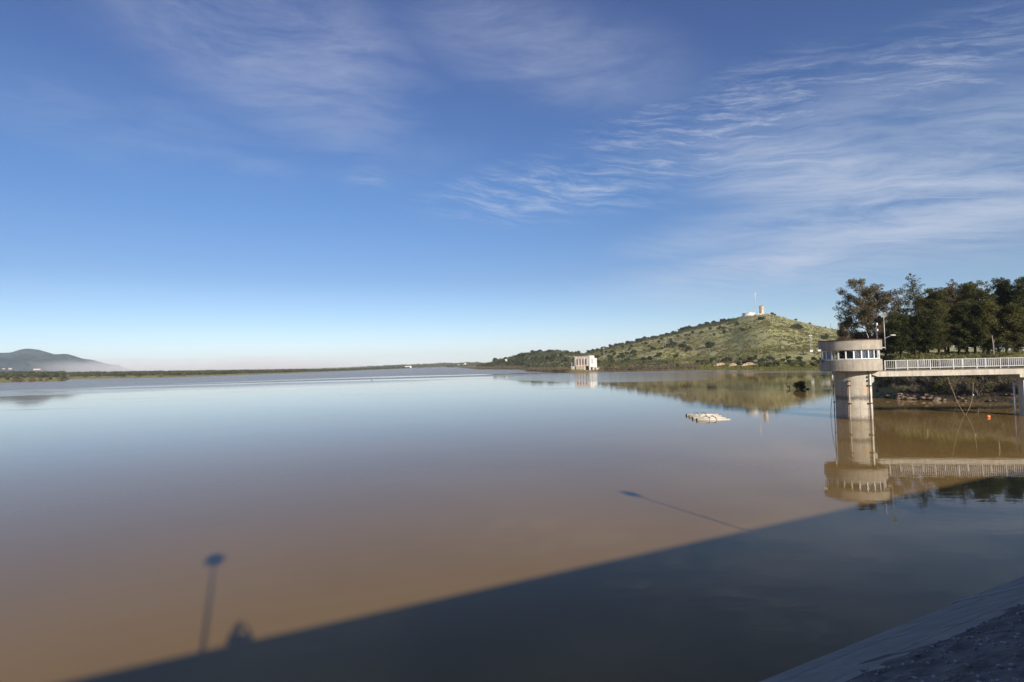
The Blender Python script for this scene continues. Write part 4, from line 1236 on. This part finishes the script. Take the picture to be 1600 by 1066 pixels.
# far woods on the far hills and plain
pts = []; sz = []
for k in range(1300):
    u = ro.uniform(440, 760); t = ro.uniform(.0, 1.0); p = on_ridge(FARH, u, t); s = ro.uniform(4, 9); pts.append(p + Vector((0, 0, s * .1))); sz.append(s)
scatter('far_trees', pts, sz, 10, 2.6, M['leaf_oak'], 'scattered tiny trees over the far low hills across the lake', 'woodland', .6)

# ------------------------------------------------------------------ RUINED PUMP HOUSE at the shore
Yb = 447.0; c0 = at(920.5, 582, Yb); g_ = gnd(920.5, 581.5)
ph = empty('ruined_house', (c0.x, c0.y, 0)); tag(ph, 'derelict white pump house with four tall dark openings standing at the water edge', 'building')
mpp = Yb / F
ph.rotation_euler = (0, 0, math.radians(-6.6 - 28))
# local: corner at origin, face A runs to -x (long, with openings), face B runs to +y (right side)
HT = 11.8; H0 = 4.6     # top of main block, floor level
W1 = 12.6; D1 = 10
A_ = MB()


def wall_open(mb, x0, x1, z0, z1, y, th, holes):
    xs = sorted(holes); x = x0
    for (a, b_, c, d) in xs:
        mb.box(x, y, z0, a, y + th, z1); mb.box(a, y, z0, b_, y + th, c); mb.box(a, y, d, b_, y + th, z1); x = b_
    mb.box(x, y, z0, x1, y + th, z1)


A_ = MB(); holes = [(-11.0 + k * 2.55, -9.9 + k * 2.55, 5.2, 9.9) for k in range(4)]
wall_open(A_, -W1, 0, H0, HT, 0, .4, holes)
A_.box(-W1, D1 - .4, H0, 0, D1, HT); A_.box(-W1, .402, H0, -W1 + .4, D1 - .402, HT)
A_.build('wall', M['pink'], ph)
for k in range(5):
    MB().box(-11.75 + k * 2.55, -.22, H0, -11.45 + k * 2.55, -.002, HT - .6).build('pilaster', M['pink'], ph)
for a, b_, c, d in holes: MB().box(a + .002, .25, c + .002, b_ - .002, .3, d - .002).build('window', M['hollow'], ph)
wl = MB().box(-W1 - .15, -.25, HT + .002, .15, D1 + .1, HT + .35).build('roof', M['pink'], ph)
# tall white end wall and its lower rear part, on short pillars
MB().box(.02, -.3, 3.4, 1.3, 6.6, 12.4).build('side_block', M['house'], ph)
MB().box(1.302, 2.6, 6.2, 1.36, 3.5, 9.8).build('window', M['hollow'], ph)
MB().box(.02, 6.62, 3.0, 1.25, 11.6, 10.4).build('lean_to', M['house'], ph)
for y0_, y1_ in ((-.2, .7), (5.9, 6.9), (10.6, 11.4)): MB().box(.1, y0_, -1.5, 1.2, y1_, 3.395 if y0_ < 6 else 2.995).build('pillar', M['house'], ph)
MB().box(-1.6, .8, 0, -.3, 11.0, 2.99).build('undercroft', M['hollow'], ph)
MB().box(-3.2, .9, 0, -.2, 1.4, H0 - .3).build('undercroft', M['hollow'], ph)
MB().box(-10.5, -1.6, -1.5, -3.4, 6, H0 - .004).build('stone_base', M['stone'], ph)
MB().box(-15.6, -.6, -1.5, -10.52, 6, H0 - .3).build('stone_base', M['pink'], ph)
MB().box(-12.6, -.02, H0 - .28, .02, 1.0, H0 - .006).build('sill', M['pink'], ph)
MB().box(-16.5, 2, 2.8, -12.62, 9, 7.6).build('left_wing', M['pink'], ph)
mbx = MB(); mbx.box(1.4, 9, .3, 2.0, 16, 2.6); mbx.build('garden_wall', M['stone'], ph)


# small far houses
def house(px, base_y, Y, w, h, d, label, tiled=False, group=None, tower_=False, wallm='house', basez=None):
    c = at(px, base_y, Y); root = empty('house', c); root.rotation_euler = (0, 0, -azim(px) * 1 + .25); tag(root, label, 'house', group)
    MB().box(-w / 2, 0, -1.0 if w < 10 else -3, w / 2, d, h).build('wall', M[wallm], root)
    if tiled:
        mb = MB(); mb.add([(-w / 2 - .3, -.3, h), (w / 2 + .3, -.3, h), (w / 2 + .3, d + .3, h), (-w / 2 - .3, d + .3, h), (-w / 2, d / 2, h + d * .22), (w / 2, d / 2, h + d * .22)],
                          [(0, 1, 5, 4), (2, 3, 4, 5), (1, 2, 5), (3, 0, 4), (3, 2, 1, 0)])
        mb.build('roof', M['roof'], root)
    else: MB().box(-w / 2 - .2, -.2, h + .01, w / 2 + .2, d + .2, h + .4).build('roof', M['house'], root)
    n = max(1, int(w / 4))
    for k in range(n): MB().box(-w / 2 + (k + .35) * w / n, -.06, h * .35, -w / 2 + (k + .6) * w / n, -.01, h * .75).build('window', M['hollow'], root)
    if tower_: MB().box(-1.5, d * .3, h + .41, w * .18, d * .7, h * 1.9).build('bell_tower', M['house'], root)
    return root


house(638, 574.2, 2300, 26, 5.0, 10, 'long low white shed on the far shore left of the bell tower')
house(727, 571.2, 2500, 16, 6, 12, 'white building with a small bell tower on the far point', tower_=True)
house(717.5, 571.4, 2450, 12, 4.5, 8, 'small white house left of the bell tower building on the far point', True)
house(743, 570.6, 2600, 16, 5, 8, 'pale house right of the bell tower building', True)
house(886, 556.3, 1010, 6.5, 2.6, 6, 'white cottage high on the small hill above the ruined building')
house(792, 563.6, 1000, 5.5, 2.4, 5, 'small white cottage on the left slope of the small hill')
house(892, 562.2, 800, 1.6, 1.4, 2, 'tiny white hut in the trees just above the ruined building')
house(1268, 548, 420, 1.9, .8, 2, 'small white hut among bushes left of the tower cabin', True)
house(1288, 548.5, 480, 7, 3.4, 6, 'grey blue shed peeking out behind the tower cabin', wallm='galv')
for i, (px, by, w) in enumerate(((6, 577, 9), (16, 576.6, 10), (58, 577.6, 26))):
    house(px, by - .2, 2700, w, 2.6, 12, ('white house at the foot of the blue mountain at the far left' if w < 20 else 'long white farm building at the foot of the blue mountain'), True, 'white houses under the mountain' if w < 20 else None, wallm='pink')

# ------------------------------------------------------------------ HILL TOP: mast, ruined round tower, low buildings
top = on_ridge(BIG, 1181, 1.0)


def hp(px, py, Y=None):
    d = ray(px, py); r = 868.0; return Vector((0, 0, EYE)) + Vector(d) * (r / math.hypot(d[0], d[1]))


mp = hp(1180.6, 491); mh = (491 - 457) / F * mp.y
ms = empty('radio_mast', mp); tag(ms, 'tall white radio mast with antenna drums on the hill top', 'mast')
b = MB(); w0, w1 = .95, .45
for sx, sy in ((1, 1), (1, -1), (-1, 1), (-1, -1)): b.tube([(sx * w0, sy * w0, -2), (sx * w1, sy * w1, mh * .93)], .12, 4)
for k in range(16):
    z = mh * .93 * k / 16; z2 = mh * .93 * (k + 1) / 16; a = w0 + (w1 - w0) * k / 16; a2 = w0 + (w1 - w0) * (k + 1) / 16
    for q in range(4):
        c, s_ = math.cos(q * PI / 2), math.sin(q * PI / 2)
        f = lambda x, y, z: (x * c - y * s_, x * s_ + y * c, z)
        b.tube([f(-a, -a, z), f(a2, -a2, z2)], .07, 3); b.tube([f(-a, -a, z), f(a, -a, z)], .07, 3)
b.build('lattice', M['white'], ms)
for x, z, r in ((.9, mh * .95, .7), (-1.1, mh * .93, .55), (-.9, mh * .86, .5), (.2, mh * .76, .7), (1.0, mh * .88, .5)):
    MB().tube([(x, -.9, z), (x, -.3, z)], r, 12).build('dish', M['white'], ms)
MB().tube([(0, 0, mh * .93), (0, 0, mh * 1.03)], .08, 5).build('spike', M['galv'], ms)
rt = empty('ruined_tower', hp(1190.5, 491.5)); tag(rt, 'round ruined brick tower on the hill top right of the mast', 'tower')
R1 = 3.3 * .95; hh = 13.2
mb = MB(); n = 40; prof = [0, hh * .3, hh * .6, hh]
vs = []
for z in prof:
    for k in range(n): vs.append((R1 * math.cos(2 * PI * k / n), R1 * math.sin(2 * PI * k / n), z - 1.5 + (.5 * vnoise(k, 0, .5, 3) if z == hh else 0)))
fs = [(i * n + k, i * n + (k + 1) % n, (i + 1) * n + (k + 1) % n, (i + 1) * n + k) for i in range(3) for k in range(n)]
mb.add(vs, fs); mb.build('wall', M['brick'], rt)
MB().box(-.9, -R1 - .12, 1.5, .5, -R1 + .6, 6).build('opening', M['house'], rt)
MB().lathe([(0, .0), (1.7, -.1), (1.7, -.8)], (.9, .3), 16).build('lantern', M['darkbark'], rt).location = (0, 0, hh - .6)
rw = empty('round_building', hp(1170, 493.2)); tag(rw, 'low round white building with flat roof on the hill top left of the mast', 'building')
MB().lathe([(8.4, -3), (8.4, 2.6), (8.8, 2.7), (8.8, 3.3), (0, 3.5)], (0, 0), 40).build('wall', M['house'], rw)
MB().lathe([(3, 0), (3, 1.2), (0, 1.4)], (1, 0), 20).build('roof_house', M['pink'], rw).location = (0, 0, 3.3)
MB().box(-.5, -8.6, -1, 3, -8.2, 1.8).build('door', M['frame'], rw)
aw_ = empty('annex', hp(1184, 494.2)); tag(aw_, 'curved pink and white terrace wall under the ruined tower', 'wall')
MB().lathe([(6.5, -3), (6.5, 1.9)], (0, 0), 30, a0=PI * .9, a1=PI * 2.1).build('wall', M['brick'], aw_)
MB().lathe([(6.7, 1.9), (6.7, 2.9), (6.3, 2.9), (6.3, 1.9)], (0, 0), 30, a0=PI * .9, a1=PI * 2.1).build('coping', M['house'], aw_)
for px, h, lab in ((1170, 4.5, 'short thin aerial on the roof of the round white building'), (1158, 6.0, 'thin pole just left of the round white building')):
    p = hp(px, 489 if px == 1170 else 495); tag(MB().tube([p - Vector((0, 0, 1)), p + Vector((0, 0, h))], .13, 4).build('aerial', M['galv'], None), lab, 'aerial')

# pylons and poles on the slope


def pylon(px, by, ty, label, R=BIG):
    lo, hi = 0.02, 1.0
    fo, cr = R.foot(px), R.crest(px)
    best = None
    for k in range(200):      # walk up the slope until the foot is at pixel row by
        t = k / 200; r = fo + (cr - fo) * t; h = R.h(px, r)
        if h >= EYE + tan_el(px, by) * r: break
    x, y = polar(px, r); root = empty('pylon', (x, y, h)); tag(root, label, 'pylon'); H = (by - ty) / F * y
    b = MB(); w = H * .045
    for sx, sy in ((1, 1), (1, -1), (-1, 1), (-1, -1)): b.tube([(sx * w, sy * w, -1), (sx * w * .25, sy * w * .25, H)], .06, 3)
    for k in range(9):
        a = w * (1 - .75 * k / 9); a2 = w * (1 - .75 * (k + 1) / 9); z, z2 = H * k / 9, H * (k + 1) / 9
        b.tube([(-a, -a, z), (a2, -a2, z2)], .035, 3); b.tube([(a, -a, z), (-a2, -a2, z2)], .035, 3)
    b.build('lattice', M['pyl'], root); MB().box(-w * 1.7, -.1, H * .82, w * 1.7, .1, H * .85).build('cross_arm', M['galv'], root)
    return root


pylon(944, 561, 541, 'lattice pylon right above the ruined building')
pylon(1268, 556, 519, 'lattice pylon on the slope just left of the tower cabin')
pylon(1041, 539, 528, 'small lattice pylon among the oaks on the left slope of the big hill')


def pole(px, by, ty, label):
    R = BIG; fo, cr = R.foot(px), R.crest(px)
    for k in range(200):
        t = k / 200; r = fo + (cr - fo) * t; h = R.h(px, r)
        if h >= EYE + tan_el(px, by) * r: break
    x, y = polar(px, r); H = (by - ty) / F * y; root = empty('power_pole', (x, y, h)); tag(root, label, 'pole')
    MB().tube([(0, 0, -1), (0, 0, H)], [.28, .2], 6).build('pole', M['palebark'], root); MB().box(-1, -.1, H * .93, 1, .1, H * .96).build('cross_arm', M['palebark'], root)


pole(1177.5, 509, 497, 'pale power pole high on the hill under the mast')
pole(1195.5, 528, 516, 'pale power pole halfway down the hill')
pole(1223, 539, 526, 'pale power pole on the lower slope left of the tower cabin')
pole(1300, 512, 504, 'short pole on the right crest of the hill')

# ------------------------------------------------------------------ bird
bp = at(581, 595, 62); 
b = MB().ball((0, 0, 0), .045, .14, .04, 8, 6)
b.add([(0, .06, .01), (0, -.05, .01), (-.2, -.04, .1), (-.2, .03, .1), (-.36, -.09, .05)], [(0, 3, 2, 1), (3, 4, 2)])
b.add([(0, .06, .01), (0, -.05, .01), (.2, -.04, .1), (.2, .03, .1), (.36, -.09, .05)], [(1, 2, 3, 0), (2, 4, 3)])
b.add([(-.02, -.12, 0), (.02, -.12, 0), (.05, -.22, 0), (-.05, -.22, 0)], [(0, 1, 2, 3)])
o = b.build('bird', M['bird'], None); o.location = bp; o.rotation_euler = (.2, .9, .8); tag(o, 'small dark bird flying low over the middle of the lake', 'bird')

# ------------------------------------------------------------------ mist bank and haze
vm_ = bpy.data.materials.new('mist'); vm_.use_nodes = True; t = NT(vm_.node_tree); t.n.clear()
pv = t.new('ShaderNodeVolumePrincipled'); pv.inputs['Color'].default_value = (.94, .95, 1.0, 1); pv.inputs['Anisotropy'].default_value = -.08
out = t.new('ShaderNodeOutputMaterial'); t.l.new(pv.outputs[0], out.inputs['Volume'])
g = t.new('ShaderNodeNewGeometry'); P = g.outputs['Position']; sp_ = t.new('ShaderNodeSeparateXYZ'); t.l.new(P, sp_.inputs[0])
nz = t.noise(t.mapping(P, scale=(.006, .006, .012)), 1.0, 4, .6)
topz = t.math('MULTIPLY_ADD', nz, 96, 8)                    # the mist reaches higher where the noise is high
dz = t.ramp(t.math('DIVIDE', sp_.outputs[2], topz), 1.15, .45)
ends = t.math('MULTIPLY', t.ramp(t.math('MULTIPLY_ADD', nz, 160, sp_.outputs[0]), -1760, -1560), t.ramp(sp_.outputs[0], -560, -1000))
t.l.new(t.math('MULTIPLY', t.math('MULTIPLY', dz, ends), .0030), pv.inputs['Density'])
a_, b_ = polar(90, 2900), polar(620, 2900)
o = MB().box(-1950, 2050, 1, -520, 2900, 96).build('mist_bank', vm_)
tag(o, 'pale pinkish bank of morning mist lying behind the left shore woodland', 'mist', kind='stuff')

if HAZE_DENSITY > 0:
    hm = bpy.data.materials.new('haze_air'); hm.use_nodes = True; t = NT(hm.node_tree); t.n.clear()
    pv = t.new('ShaderNodeVolumePrincipled'); pv.inputs['Color'].default_value = (.78, .90, 1.0, 1); pv.inputs['Density'].default_value = HAZE_DENSITY; pv.inputs['Anisotropy'].default_value = -.08
    out = t.new('ShaderNodeOutputMaterial'); t.l.new(pv.outputs[0], out.inputs['Volume'])
    o = MB().box(-15500, -15500, -5.5, 15500, 15500, 330).build('haze', hm); tag(o, 'thin blue morning haze over the lake', 'haze', kind='stuff')
for o in list(bpy.data.objects):
    for k_ in ('abs',):
        if k_ in o: del o[k_]
